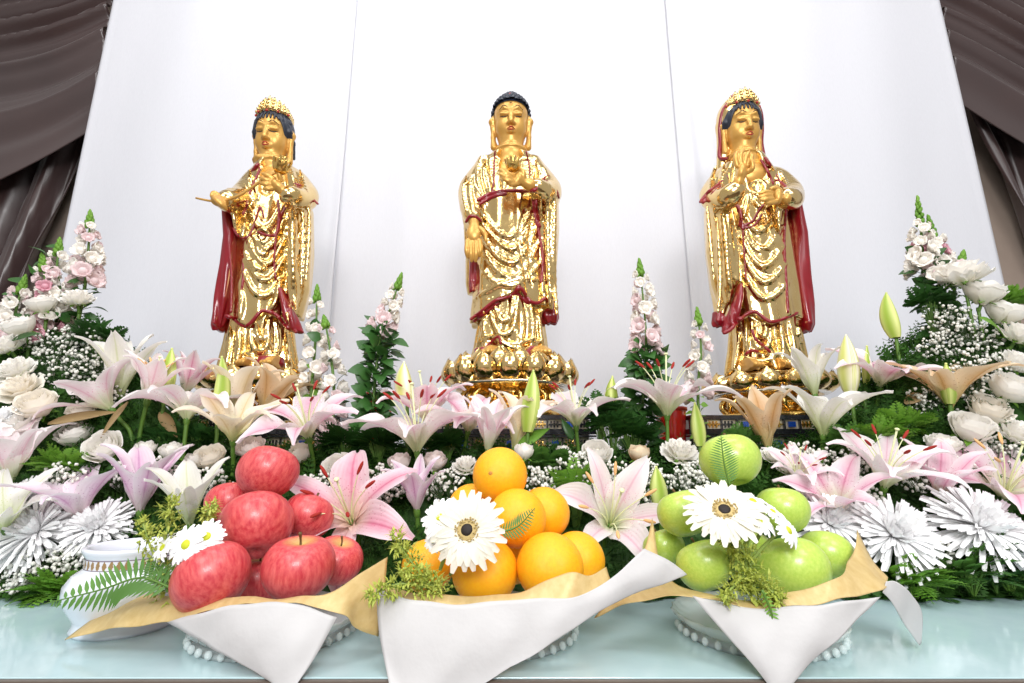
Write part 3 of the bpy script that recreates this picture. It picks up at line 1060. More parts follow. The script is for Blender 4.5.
LEFT = dict(kind='bodhisattva', cx=262, foot=372, rad=.108, npet=14, rows=1, head=(274.5, 136), hw=16.5, face=(111, 153), neck_bottom=166,
    chest=(271, 178, 12, 18),
    upper=[(161, 266, 284, 0, .03), (166, 256, 292, 0, .04), (176, 250, 299, 0, .05), (200, 243, 304, 0, .058), (240, 237, 303, 0, .064), (290, 233, 299, 0, .068), (335, 227, 297, 0, .07)],
    hem=[(214, 318), (226, 315), (233, 317), (240, 323), (246, 326), (252, 322), (261, 311), (270, 312), (278, 316), (286, 327), (296, 332), (306, 334)],
    skirt=[(290, 234, 292, 0, .055), (320, 229, 294, 0, .058), (345, 225, 296, 0, .064), (371, 219, 300, 0, .07)],
    sleeves=[[(168, 284, 296, 0, .03), (185, 286, 308, -.012, .044), (206, 289, 314, -.025, .056), (250, 287, 315, -.022, .05), (290, 286, 312, -.018, .042), (318, 292, 304, -.015, .03)],
             [(196, 228, 246, -.06, .034), (210, 229, 247, -.06, .034), (224, 233, 246, -.06, .026), (236, 236, 243, -.06, .014)]],
    arms=[[(257, 178, 0), (246, 194, -.03), (235, 201, -.075), (225, 201, -.105)], [(295, 178, 0), (306, 196, -.035), (298, 200, -.08), (288, 195, -.11)]],
    neckline=[(271, 165, 10), (270, 173, 10), (268, 181, 9), (266, 188, 7)],
    ridges=[([(248, 204), (254, 222), (268, 230), (282, 206)], .004), ([(247, 216), (256, 240), (270, 248), (284, 220)], .004), ([(246, 232), (256, 258), (270, 264), (284, 240)], .004), ([(245, 252), (256, 276), (270, 280), (284, 258)], .004), ([(244, 272), (254, 292), (268, 296), (284, 276)], .004),
            ([(252, 262), (258, 270), (266, 266)], .004), ([(254, 236), (262, 228), (270, 236), (262, 244), (254, 236)], .0034), ([(256, 246), (262, 256), (268, 248)], .0034),
            ([(294, 205), (292, 240), (294, 280), (296, 310)], .0045), ([(302, 200), (303, 240), (301, 285)], .0045), ([(309, 202), (309, 240), (306, 280)], .004), ([(288, 214), (286, 246), (284, 290), (288, 320)], .004),
            ([(250, 170), (249, 184), (252, 200)], .0035), ([(258, 168), (256, 184), (258, 198)], .003), ([(292, 170), (294, 182), (296, 192)], .0035), ([(300, 170), (304, 184), (308, 200)], .0035),
            ([(238, 330), (240, 345), (236, 366)], .004), ([(250, 328), (252, 345), (260, 352), (268, 344), (268, 320)], .004), ([(256, 322), (258, 336), (264, 340), (266, 326)], .0034), ([(276, 322), (278, 342), (276, 364)], .004), ([(286, 332), (287, 350), (290, 366)], .004), ([(230, 326), (230, 345), (226, 366)], .004), ([(244, 352), (258, 360), (276, 354)], .0035),
            ([(240, 280), (242, 300), (240, 318)], .004), ([(280, 282), (276, 300), (270, 310)], .004)],
    grooves=[([(250, 228), (260, 244), (272, 248)], .003), ([(250, 250), (260, 266), (274, 270)], .003), ([(290, 220), (289, 250), (290, 300)], .0035), ([(299, 210), (298, 250), (298, 300)], .0032)],
    red_lofts=[[(205, 221, 233, -.055, .02), (238, 223, 240, -.045, .022), (266, 220, 239, -.04, .022), (300, 214, 236, -.035, .024), (326, 211, 228, -.03, .022), (331, 213, 224, -.03, .012)],
               [(288, 277, 284, -.05, .010), (304, 280, 291, -.05, .014), (318, 283, 298, -.048, .016), (330, 290, 303, -.045, .012), (333, 297, 305, -.045, .006)],
               [(357, 256, 284, -.05, .02), (364, 254, 284, -.055, .022), (369, 258, 280, -.055, .02)]],
    red_lines=[([(226, 316), (233, 318), (240, 324), (246, 326), (252, 322), (261, 311), (270, 312), (278, 316), (286, 327), (296, 332)], .0052, -.07),
               ([(258, 164), (249, 176), (243, 188), (240, 200)], .005, -.05), ([(262, 164), (256, 178), (250, 192), (247, 202)], .0042, -.055),
               ([(264, 218), (260, 206), (255, 222), (249, 236), (240, 238), (233, 228)], .0032, -.085), ([(247, 196), (247, 206), (243, 214)], .004, -.07),
               ([(291, 196), (286, 206), (280, 220), (278, 232), (270, 236), (258, 232)], .0042, -.09), ([(278, 200), (279, 220), (276, 236)], .0042, -.08),
               ([(294, 184), (302, 186), (310, 196), (318, 204)], .0036, -.06), ([(297, 186), (301, 192)], .0034, -.06),
               ([(240, 240), (244, 270), (240, 300), (237, 314)], .0042, -.06), ([(276, 238), (274, 262), (276, 280)], .0036, -.07), ([(230, 212), (229, 240), (232, 280), (231, 312)], .0045, -.06)],
    feet=[(250, 366), (274, 366)],
    hands=[dict(palm=((219.5, 201, -.115), (.013, .012, .017), ((226, 202, -.1), (214, 200, -.12))), wrist=[(229, 203, -.1), (224, 202, -.112)],
                fingers=[[(214, 196, -.118), (215, 199, -.136), (219, 203, -.136)], [(216.5, 197, -.12), (217.5, 201, -.138), (221, 205, -.136)], [(220, 198, -.12), (220.5, 203, -.138), (223.5, 207, -.134)], [(223.5, 199, -.118), (224, 205, -.132), (226, 209, -.128)], [(219, 196, -.118), (214, 193, -.124), (211.5, 196, -.128)]]),
           dict(palm=((278, 187, -.118), (.016, .011, .02), ((287, 195, -.11), (270, 180, -.122))), wrist=[(291, 198, -.1), (285, 193, -.112)],
                fingers=[[(274, 179, -.122), (268, 176, -.128), (263, 173.5, -.126)], [(272, 182, -.124), (266, 180, -.132), (260.5, 177.5, -.128)], [(271.5, 185, -.124), (266, 184.5, -.132), (261, 183, -.13)], [(273, 188.5, -.122), (268.5, 189, -.128), (264.5, 188.5, -.128)], [(281, 180, -.12), (279, 174, -.126), (276, 170, -.128)]])],
    extras=[_stem])

# ---- right figure -------------------------------------------------------
def _hood(root, loc, S, L, s, v, top):
    kx = Vox(L(0, 0, -2.4) - np.array([.09, .085, 0]), L(0, 0, 2.3) + np.array([.09, .1, 0]), .002)
    kx.add(ell(L(0, -.3, .55), (1.28 * s, 1.2 * s, 1.15 * v)), 0)
    kx.add(loft([(L(0, 0, -2.0)[2], L(0, 0, 0)[0], L(0, -.5, 0)[1], 1.5 * s, .55 * s), (L(0, 0, -.6)[2], L(0, 0, 0)[0], L(0, -.55, 0)[1], 1.28 * s, .72 * s), (L(0, 0, .5)[2], L(0, 0, 0)[0], L(0, -.4, 0)[1], 1.2 * s, .9 * s)]), .01)
    kx.add(ell(L(0, .5, .0), (1.12 * s, 1.22 * s, 1.12 * v)), .004, 's')
    kx.add(ell(L(0, .75, -1.4), (1.05 * s, 1.15 * s, 1.0 * v)), .004, 's')
    child_vox('hood', kx, 'gold', root, loc)
    m = MB()
    for x in (-1, 1):
        m.tube(cat([L(x * .7, .15, 1.36), L(x * 1.1, .1, .9), L(x * 1.25, -.02, .2), L(x * 1.22, -.05, -.5), L(x * 1.3, .05, -1.15), L(x * 1.05, .5, -1.35)], 6), [.003, .0046, .0046, .005, .004], 7)
    m.tube(cat([L(-.75, .25, 1.34), L(-.5, .38, 1.52), L(-.2, .4, 1.42), L(0, .42, 1.62), L(.25, .4, 1.42), L(.5, .38, 1.52), L(.75, .25, 1.34)], 5), .0034, 7)
    link('hood_border', m.mesh('hood_border', loc), MAT['red'], root, (0, 0, 0))


RIGHT = dict(kind='bodhisattva', cx=766, foot=374, rad=.112, npet=14, rows=1, head=(741, 130), hw=17, face=(102, 143), neck_bottom=161,
    chest=(757, 172, 13, 17),
    upper=[(155, 736, 758, 0, .03), (160, 727, 766, 0, .04), (172, 718, 774, 0, .05), (195, 713, 785, 0, .058), (240, 714, 794, 0, .064), (290, 722, 800, 0, .068), (335, 728, 804, 0, .07)],
    hem=[(716, 334), (724, 334), (730, 330), (737, 323), (744, 316), (751, 312), (757, 312), (765, 319), (773, 322), (785, 318), (797, 313), (812, 316)],
    skirt=[(290, 732, 796, 0, .056), (330, 729, 800, 0, .06), (350, 728, 803, 0, .066), (373, 724, 808, 0, .072)],
    sleeves=[[(168, 718, 732, 0, .03), (185, 707, 730, -.012, .044), (206, 703, 731, -.025, .056), (250, 704, 735, -.022, .05), (285, 709, 738, -.018, .042), (306, 714, 730, -.016, .032), (322, 714, 722, -.014, .018)],
             [(196, 766, 786, -.065, .034), (208, 763, 784, -.065, .034), (222, 768, 782, -.065, .026), (233, 773, 779, -.065, .014)]],
    arms=[[(722, 178, 0), (712, 196, -.03), (724, 200, -.085), (736, 190, -.11)], [(775, 176, 0), (789, 192, -.03), (792, 199, -.075), (788, 198, -.105)]],
    neckline=[(752, 160, 10), (756, 168, 11), (758, 176, 11), (758, 184, 9)],
    ridges=[([(742, 208), (750, 226), (762, 232), (776, 210)], .004), ([(742, 222), (752, 244), (766, 250), (782, 226)], .004), ([(742, 238), (754, 262), (768, 266), (786, 242)], .004), ([(744, 256), (756, 278), (770, 282), (788, 260)], .004), ([(746, 276), (758, 296), (772, 298), (790, 280)], .004),
            ([(750, 186), (758, 180), (766, 188), (760, 196), (752, 192)], .0034), ([(754, 200), (760, 208), (768, 202)], .0034), ([(748, 196), (746, 206), (744, 216)], .0034),
            ([(722, 205), (726, 240), (728, 276), (732, 296)], .0045), ([(714, 204), (718, 240), (720, 280), (718, 312)], .0045), ([(707, 206), (710, 240), (714, 280)], .004), ([(730, 214), (736, 246), (738, 280)], .004),
            ([(716, 166), (712, 178), (710, 190)], .0035), ([(724, 164), (722, 178), (722, 192)], .0035), ([(732, 162), (730, 176), (730, 186)], .003), ([(772, 166), (776, 178), (780, 188)], .0035), ([(780, 172), (786, 184), (790, 196)], .0035),
            ([(738, 334), (738, 350), (734, 368)], .004), ([(752, 322), (754, 342), (762, 350), (770, 342), (770, 326)], .004), ([(757, 322), (760, 336), (765, 336), (766, 326)], .0034), ([(780, 326), (783, 345), (782, 366)], .004), ([(790, 324), (794, 345), (796, 366)], .004), ([(746, 328), (746, 350), (744, 368)], .004), ([(744, 356), (760, 362), (780, 354)], .0035), ([(798, 324), (801, 348), (804, 366)], .004)],
    grooves=[([(746, 232), (758, 248), (772, 252)], .003), ([(748, 256), (760, 272), (776, 274)], .003), ([(726, 214), (731, 250), (734, 290)], .0035), ([(716, 210), (715, 250), (717, 300)], .0032)],
    red_lofts=[[(200, 784, 800, -.02, .03), (236, 788, 808, -.02, .028), (280, 790, 811, -.02, .026), (306, 792, 814, -.02, .028), (326, 795, 815, -.02, .026), (332, 800, 812, -.02, .014)],
               [(284, 737, 743, -.055, .010), (298, 733, 744, -.055, .016), (314, 727, 740, -.05, .018), (328, 722, 734, -.048, .014), (332, 722, 730, -.048, .008)],
               [(312, 712, 722, -.03, .012), (322, 712, 728, -.034, .014), (327, 713, 722, -.03, .008)]],
    red_lines=[([(724, 333), (730, 330), (737, 323), (744, 316), (751, 312), (757, 312), (765, 319), (773, 322), (785, 318), (797, 313)], .0052, -.07),
               ([(737, 188), (733, 196), (738, 206), (741, 216), (739, 226)], .0045, -.09), ([(727, 176), (731, 190), (736, 204), (740, 214)], .0042, -.08),
               ([(765, 158), (772, 168), (778, 180), (788, 190)], .005, -.055), ([(761, 160), (768, 172), (773, 184)], .0042, -.06),
               ([(700, 202), (708, 192), (714, 188), (722, 181)], .0046, -.06), ([(703, 203), (712, 194), (720, 186)], .0042, -.06),
               ([(741, 226), (752, 222), (758, 212), (764, 204)], .0042, -.08), ([(741, 228), (754, 226), (762, 214)], .0036, -.08),
               ([(776, 180), (786, 186), (793, 196), (798, 204)], .0042, -.05), ([(742, 218), (744, 250), (746, 280)], .0032, -.07), ([(786, 210), (784, 240), (786, 280), (788, 312)], .0045, -.06),
               ([(752, 330), (756, 340), (764, 346), (770, 352)], .004, -.07), ([(746, 354), (752, 350), (758, 352)], .004, -.07)],
    feet=[(750, 368), (778, 368)],
    hands=[dict(palm=((742, 173, -.12), (.0165, .010, .02), ((738, 184, -.112), (744, 164, -.12))), wrist=[(735, 191, -.1), (738, 183, -.114)],
                fingers=[[(737, 166, -.122), (735.5, 158, -.124), (737, 152, -.122)], [(741, 164, -.122), (740.5, 156, -.126), (743, 150, -.124)], [(745, 164, -.122), (746, 157, -.127), (749, 152, -.128)], [(748.5, 166, -.122), (751, 160, -.128), (752, 155, -.13)], [(748, 172, -.122), (752.5, 168, -.13), (752, 160.5, -.134)]]),
           dict(palm=((777, 196, -.118), (.012, .020, .010), ((788, 199, -.108), (766, 194, -.12))), wrist=[(793, 200, -.098), (786, 199, -.11)],
                fingers=[[(771, 193, -.124), (765, 192, -.128), (759.5, 193.5, -.126)], [(771, 196, -.126), (765, 196, -.132), (759, 197, -.13)], [(772, 199, -.126), (766, 199.5, -.132), (761, 200, -.13)], [(775, 202, -.124), (770, 203, -.128), (766, 203, -.128)], [(780, 191, -.12), (776, 188, -.124), (771, 188.5, -.126)]])],
    extras=[])


def stand(cx_px, x0, x1, label):
    """lacquered fretwork stand under a statue"""
    y0, y1, zb, zt = .955, 1.215, .172, STAND_TOP
    a, b = at(x0, 415, y0)[0], at(x1, 415, y0)[0]
    loc = ((a + b) / 2, (y0 + y1) / 2, zb)
    root = empty('statue_stand', loc, label, 'stand', 'lacquered stands under the statues')
    m = MB()
    m.box((a, y0, zt - .008), (b, y1, zt))
    m.box((a - .006, y0 - .006, zt - .036), (b + .006, y1, zt - .026)); m.box((a - .01, y0 - .01, zb), (b + .01, y1, zb + .010))
    m.box((a - .006, y0 - .006, zt - .041), (b + .006, y1, zt - .038))
    link('shelf_rails', m.mesh('shelf_rails', loc, smooth=False), MAT['lacquer'], root, (0, 0, 0))
    link('core_panel', MB().box((a + .006, y0 + .006, zb + .010), (b - .006, y1 - .004, zt - .008)).mesh('core_panel', loc, smooth=False), MAT['cream'], root, (0, 0, 0))
    n = 11
    F3 = lambda nm, mb, mt: link(nm, mb.mesh(nm, loc, smooth=False), MAT[mt], root, (0, 0, 0))
    for lev, (z0, z1) in enumerate(((zt - .025, zt - .009), (zb + .011, zb + .036))):
        for i in range(n):
            u0 = a + (b - a) * i / n; u1 = a + (b - a) * (i + 1) / n
            w = u1 - u0
            if (i + lev) % 3 == 0:
                F3('blue_inlay', MB().box((u0 + w * .28, y0 + .001, z0 + .003), (u1 - w * .28, y0 + .007, z1 - .003)), 'blue')
            else:
                g = MB().box((u0 + w * .1, y0 + .0025, (z0 + z1) / 2 - .0015), (u1 - w * .1, y0 + .007, (z0 + z1) / 2 + .0015))
                for k in range(3):
                    q = u0 + w * (.2 + .22 * k)
                    g.box((q, y0 + .002, z0 + .002), (q + w * .1, y0 + .007, z1 - .002))
                F3('fretwork_panel', g, 'gold2' if i % 2 else 'lacquer')
            F3('fretwork_post', MB().box((u0 - .0015, y0, z0 - .001), (u0 + .0015, y0 + .007, z1 + .001)), 'lacquer')
        F3('fretwork_post', MB().box((b - .0015, y0, z0 - .001), (b + .0015, y0 + .007, z1 + .001)), 'lacquer')


def _robe_hood(root, loc, vx):
    S = RIGHT
    hx, hy = S['head']; crown_, chin = S['face']
    s = S['hw'] * 1.22 / F
    zc, zt = at(hx, chin, SY - .035)[2], at(hx, crown_, SY - .035)[2]
    v = (zt - zc) / 2
    C = np.array([at(hx, hy, SY)[0], SY, (zt + zc) / 2])
    _hood(root, loc, S, bowed(C, s, v), s, v, None)


RIGHT['extras'] = [_robe_hood]


def build_statues():
    statue(LEFT, 'crowned gold statue holding a long lotus stem across its chest')
    statue(CENTRE, 'gold statue with blue curled hair holding a small lotus at its chest')
    statue(RIGHT, 'hooded gold statue with red lining and one raised open hand')
    stand(262, 182, 340, 'blue and gold fretwork stand under the statue holding a lotus stem')
    stand(510, 428, 592, 'blue and gold fretwork stand under the statue with curled hair')
    stand(766, 690, 862, 'blue and gold fretwork stand under the hooded statue')
# ------------------------------------------------------------------ the flower bed
def bed(x, y):
    """height of the greenery over the table"""
    f = ss(.672, .83, y)
    side = ss(.46, .80, abs(x))
    back = 1 - ss(.90, .96, y) * (1 - side)
    back *= 1 - ss(.93, 1.06, abs(x))
    return (.158 * f + .03 * ss(.82, .89, y) + side * .215 * ss(.70, .90, y)) * back + .004


def hit(px, py, lift=0.0):
    """distance at which the line of sight meets the bed plus lift"""
    Y = .60
    while Y < .93:
        p = at(px, py, Y)
        if p[2] <= bed(p[0], p[1]) + lift:
            return Y
        Y += .002
    return .90


def bed_under(p):
    return np.array([p[0], p[1], max(.0, bed(p[0], p[1]) - .02)])


def stem_to_bed(base, axis, drop=.03):
    """a stem curve from the bloom down into the bed"""
    base = np.array(base)
    ax = unit(axis)
    foot = base - ax * drop
    z = bed(base[0], base[1]) - .025
    foot2 = np.array([foot[0] - ax[0] * .01, min(.93, foot[1] - ax[1] * .01), min(z, foot[2] - .02)])
    foot2[2] = max(foot2[2], .004)
    return cat([base, base - ax * min(drop, .02), foot, foot2], 4)


MESH = {}


def tepal(L, W, a0, a1, ruff, seed, curl=1.6, tip=0.0, nu=15, nv=9):
    r = random.Random(seed)
    P = np.zeros((nu, nv, 3))
    rad, z, k = .0045, 0.0, 1.0 / (nu - 1)
    ph = r.random() * 6.28
    cen = []
    for i in range(nu):
        u = i * k
        a = a0 + (a1 - a0) * u ** curl + tip * max(0, (u - .6) / .4) ** 2
        cen.append((rad, z, a))
        rad += math.sin(a) * L * k; z += math.cos(a) * L * k
    for i, (rd, zz, a) in enumerate(cen):
        u = i * k
        w = W * max(.12, math.sin(PI * min(1, .05 + .93 * u ** 1.04)) ** 1.02) * .49
        if u > .9:
            w *= 1 - (u - .9) / .1 * .55
        w = max(w, W * .06)
        for j in range(nv):
            v = 2 * j / (nv - 1) - 1
            cup = .20 * W * (v * v) * (1 - .5 * u) - .035 * W * math.exp(-(v / .18) ** 2) * math.sin(PI * u)
            rf = ruff * W * abs(v) ** 2 * math.sin(9 * u + ph + (1.4 if v > 0 else 0)) * math.sin(PI * u)
            off = cup + rf                     # towards the inside of the flower
            P[i, j] = (rd - math.cos(a) * off, w * v, zz + math.sin(a) * off)
    return MB().grid(P)


def lily_meshes():
    for var, (a0, a1, L) in dict(open=(.48, 1.95, .114), wide=(.40, 1.42, .112), half=(.20, .80, .114), shut=(.10, .42, .10)).items():
        for k in range(3):
            MESH['in', var, k] = tepal(L, .050 if var == 'open' else .043, a0, a1 * (.90 + .10 * k), .17, 11 + k, 1.05 if var == 'open' else 1.1, {'half': .95, 'wide': .8, 'open': .5}.get(var, 0) * (.6 + .4 * k)).mesh('petal')
            MESH['out', var, k] = tepal(L * 1.02, .035 if var == 'open' else .030, a0 + .06, a1 * (.98 + .08 * k), .10, 31 + k, 1.0 if var == 'open' else 1.05, {'half': 1.25, 'wide': 1.0, 'open': .5}.get(var, 0) * (1.1 - .25 * k)).mesh('petal')
        sp = {'open': .42, 'wide': .5, 'half': .25, 'shut': .12}[var]
        pts = [(.003 + math.sin(sp * t) * .085 * t, 0, .082 * t * math.cos(sp * t * .7)) for t in np.linspace(0, 1, 8)]
        MESH['fil', var] = MB().tube(pts, [.0011, .0009, .0006], 5).mesh('stamen')
        tip = np.array(pts[-1])
        MESH['anth', var] = MB().blob(tip, (.0024, .0022, .0095), 7, 6, basis((.75, 0, .6))).mesh('anther')
        MESH['pist', var] = MB().tube([(0, 0, 0), (.002, 0, .05), (.005, 0, .092)], [.0016, .0012, .0014], 6).blob((.005, 0, .094), (.0034, .0034, .002), 8, 5).mesh('pistil')


def lily(px, py, Y, axis, s, var, col, label, stamens='rust', spin=None, drop=.045):
    base = at(px, py, Y)
    R = basis(axis, rng.random() * 6.28 if spin is None else spin)
    root = empty('lily', base, label, 'lily', 'lilies in the altar flowers', R, s)
    for i in range(6):
        a = PI / 3 * i
        Rz = np.array([[math.cos(a), -math.sin(a), 0], [math.sin(a), math.cos(a), 0], [0, 0, 1]])
        w = rng.uniform(-.10, .10); w2 = rng.uniform(-.06, .06)
        Rw = np.array([[math.cos(w), 0, math.sin(w)], [0, 1, 0], [-math.sin(w), 0, math.cos(w)]])
        Rt = np.array([[1, 0, 0], [0, math.cos(w2), -math.sin(w2)], [0, math.sin(w2), math.cos(w2)]])
        me = MESH[('in', 'out')[i % 2], var, rng.randrange(3)]
        key = ('pm', me.name, col)
        if key not in MESH:
            MESH[key] = me.copy(); MESH[key].materials.append(MAT[col])
        link('petal', MESH[key], None, root, (0, 0, .0005 * (i % 2)), Rz @ Rw @ Rt)
    if stamens:
        key = ('am', var, stamens)
        if key not in MESH:
            MESH[key] = MESH['anth', var].copy(); MESH[key].materials.append(MAT['anther' if stamens == 'rust' else 'pale anther'])
        for i in range(6):
            a = PI / 3 * i + .5 + rng.uniform(-.15, .15)
            Rz = np.array([[math.cos(a), -math.sin(a), 0], [math.sin(a), math.cos(a), 0], [0, 0, 1]])
            f = link('stamen', MESH['fil', var], MAT['filament'], root, (0, 0, 0), Rz)
            link('anther', MESH[key], None, f, (0, 0, 0))
        link('pistil', MESH['pist', var], MAT['filament'], root, (0, 0, 0))
    pts = stem_to_bed(base, axis, drop)
    m = MB().tube(pts, .0032, 7)
    m.blob(base, (.0052, .0052, .010), 8, 6, basis(axis))
    link('stem', stem_mesh(m, base, R, s), MAT['stem'], root, (0, 0, 0))
    return root


def stem_mesh(m, base, R, s=1.0, name='stem'):
    me = m.mesh(name, base, R)
    if s != 1.0:
        me.transform(Matrix.Scale(1 / s, 4))
    return me


def lily_bud(px, py, Y, axis, L, w, mat, label, drop=.03):
    L, w = L * 1.14, w * 1.14
    base = at(px, py, Y)
    R = basis(axis, rng.random() * 6)
    root = empty('lily_bud', base, label, 'flower bud', 'lily buds', R)
    nu, nv = 14, 18
    G = np.zeros((nu, nv, 3))
    for i in range(nu):
        u = i / (nu - 1)
        r = w * .5 * (math.sin(PI * min(1, (.12 + .86 * u) ** .85)) ** .8 if u < 1 else .1)
        r = max(r, .0012)
        for j in range(nv):
            th = 2 * PI * j / nv
            rr = r * (1 + .13 * math.cos(3 * th) + .05 * math.cos(6 * th))
            G[i, j] = (rr * math.cos(th) + .06 * L * math.sin(u * 2.2), rr * math.sin(th), L * u)
    V = np.linspace(0, 1, nv)
    uv = np.stack(np.meshgrid(np.linspace(0, 1, nu), V, indexing='ij'), -1)
    m = MB().grid(G, uv, closed=True)
    m.blob((.06 * L * math.sin(2.2), 0, L), .0022, 6, 4)
    link('bud', m.mesh('bud'), MAT[mat], root, (0, 0, 0))
    st = MB().tube(stem_to_bed(base, axis, drop), .003, 7)
    link('stem', stem_mesh(st, base, R), MAT['stem'], root, (0, 0, 0))
    return root


def rose_mesh(seed, openness=1.0):
    r = random.Random(seed)
    m = MB()
    layers = [(3, .24, .78, .0), (4, .38, .82, .03), (4, .54, .84, .12), (5, .70, .82, .25), (5, .82, .80, .38), (5, .92, .72, .6)]
    ang = r.random() * 6
    for li, (n, rad, ht, lip) in enumerate(layers):
        for i in range(n):
            ang += 2 * PI / n + r.uniform(-.15, .15)
            sp = (PI / n) * (1.35 if li < 3 else 1.16)
            R0 = rad * r.uniform(.92, 1.06); H = ht * r.uniform(.93, 1.08); lp = lip * openness * r.uniform(.8, 1.25)
            nu, nv = 8, 9
            G = np.zeros((nu, nv, 3))
            ph = r.random() * 6
            for a in range(nu):
                u = a / (nu - 1)
                for b in range(nv):
                    v = 2 * b / (nv - 1) - 1
                    wv = (1 - .10 * abs(v) ** 3) * math.sin(PI * min(.5, .16 + .5 * u)) 
                    th = ang + v * sp * wv
                    rr = R0 * (.25 + .75 * math.sin(min(1, u * 1.15) * PI / 2) ** .8)
                    edge = max(0, (u - .68) / .32)
                    rr *= 1 - (.22 * (1 - lip) if li < 4 else .06) * u ** 3
                    rr += .24 * lp * edge ** 1.6 + .025 * math.sin(5 * v + ph) * u
                    rr += .05 * v * u * (1 if li < 3 else .6)          # one edge over the next: a spiral
                    z = -.46 + H * (u ** .85) * 1.15 - .20 * lp * edge ** 2 - .10 * H * (v * v) * u - .02 * (b % 2) * 0
                    z += .02 * math.sin(7 * v + ph) * u
                    if abs(v) > .7:
                        z -= .12 * (abs(v) - .7) * u
                    G[a, b] = (rr * math.cos(th), rr * math.sin(th), z)
            m.grid(G)
    m.blob((0, 0, .02), (.2, .2, .32), 8, 6)
    return m


def ruffle_mesh(seed):
    """a full double bloom with ruffled edges (lisianthus, carnation)"""
    r = random.Random(seed)
    m = MB()
    for li, (n, rad, ht, tilt) in enumerate([(5, .35, .62, .1), (6, .6, .62, .35), (7, .85, .52, .7), (8, 1.08, .34, 1.05)]):
        for i in range(n):
            ang = 2 * PI * (i + r.uniform(-.3, .3)) / n + li
            nu, nv = 7, 11
            G = np.zeros((nu, nv, 3))
            ph = r.random() * 6
            for a in range(nu):
                u = a / (nu - 1)
                for b in range(nv):
                    v = 2 * b / (nv - 1) - 1
                    th = ang + v * (PI / n) * 1.5 * (.3 + .7 * u)
                    w = .09 * math.sin(6.5 * v + ph) * u ** 2
                    rr = .12 + (rad - .12) * u ** .8 + w * math.cos(tilt) * 1.1
                    z = -.3 + ht * 1.15 * u ** (.7 + .5 * tilt) * (1 - .25 * tilt * u) + w * math.sin(tilt) - .08 * v * v
                    G[a, b] = (rr * math.cos(th), rr * math.sin(th), z)
            m.grid(G)
    return m


def flower_common(name, cat_, group, px, py, Y, axis, s, label, blossom, mat, drop=.02, sepals=True, spin=None):
    base = at(px, py, Y)
    R = basis(axis, rng.random() * 6.28 if spin is None else spin)
    root = empty(name, base, label, cat_, group, R, s)
    key = (blossom, mat)
    if key not in MESH:
        MESH[key] = MESH[blossom].copy(); MESH[key].materials.append(MAT[mat])
    link('blossom', MESH[key], None, root, (0, 0, 0))
    if sepals:
        link('sepals', MESH['sepals'], MAT['bright leaf'], root, (0, 0, 0))
    b2 = base - unit(axis) * s * .36
    st = MB().tube(stem_to_bed(b2, axis, drop), .0026, 6)
    link('stem', stem_mesh(st, base, R, s), MAT['stem'], root, (0, 0, 0))
    return root


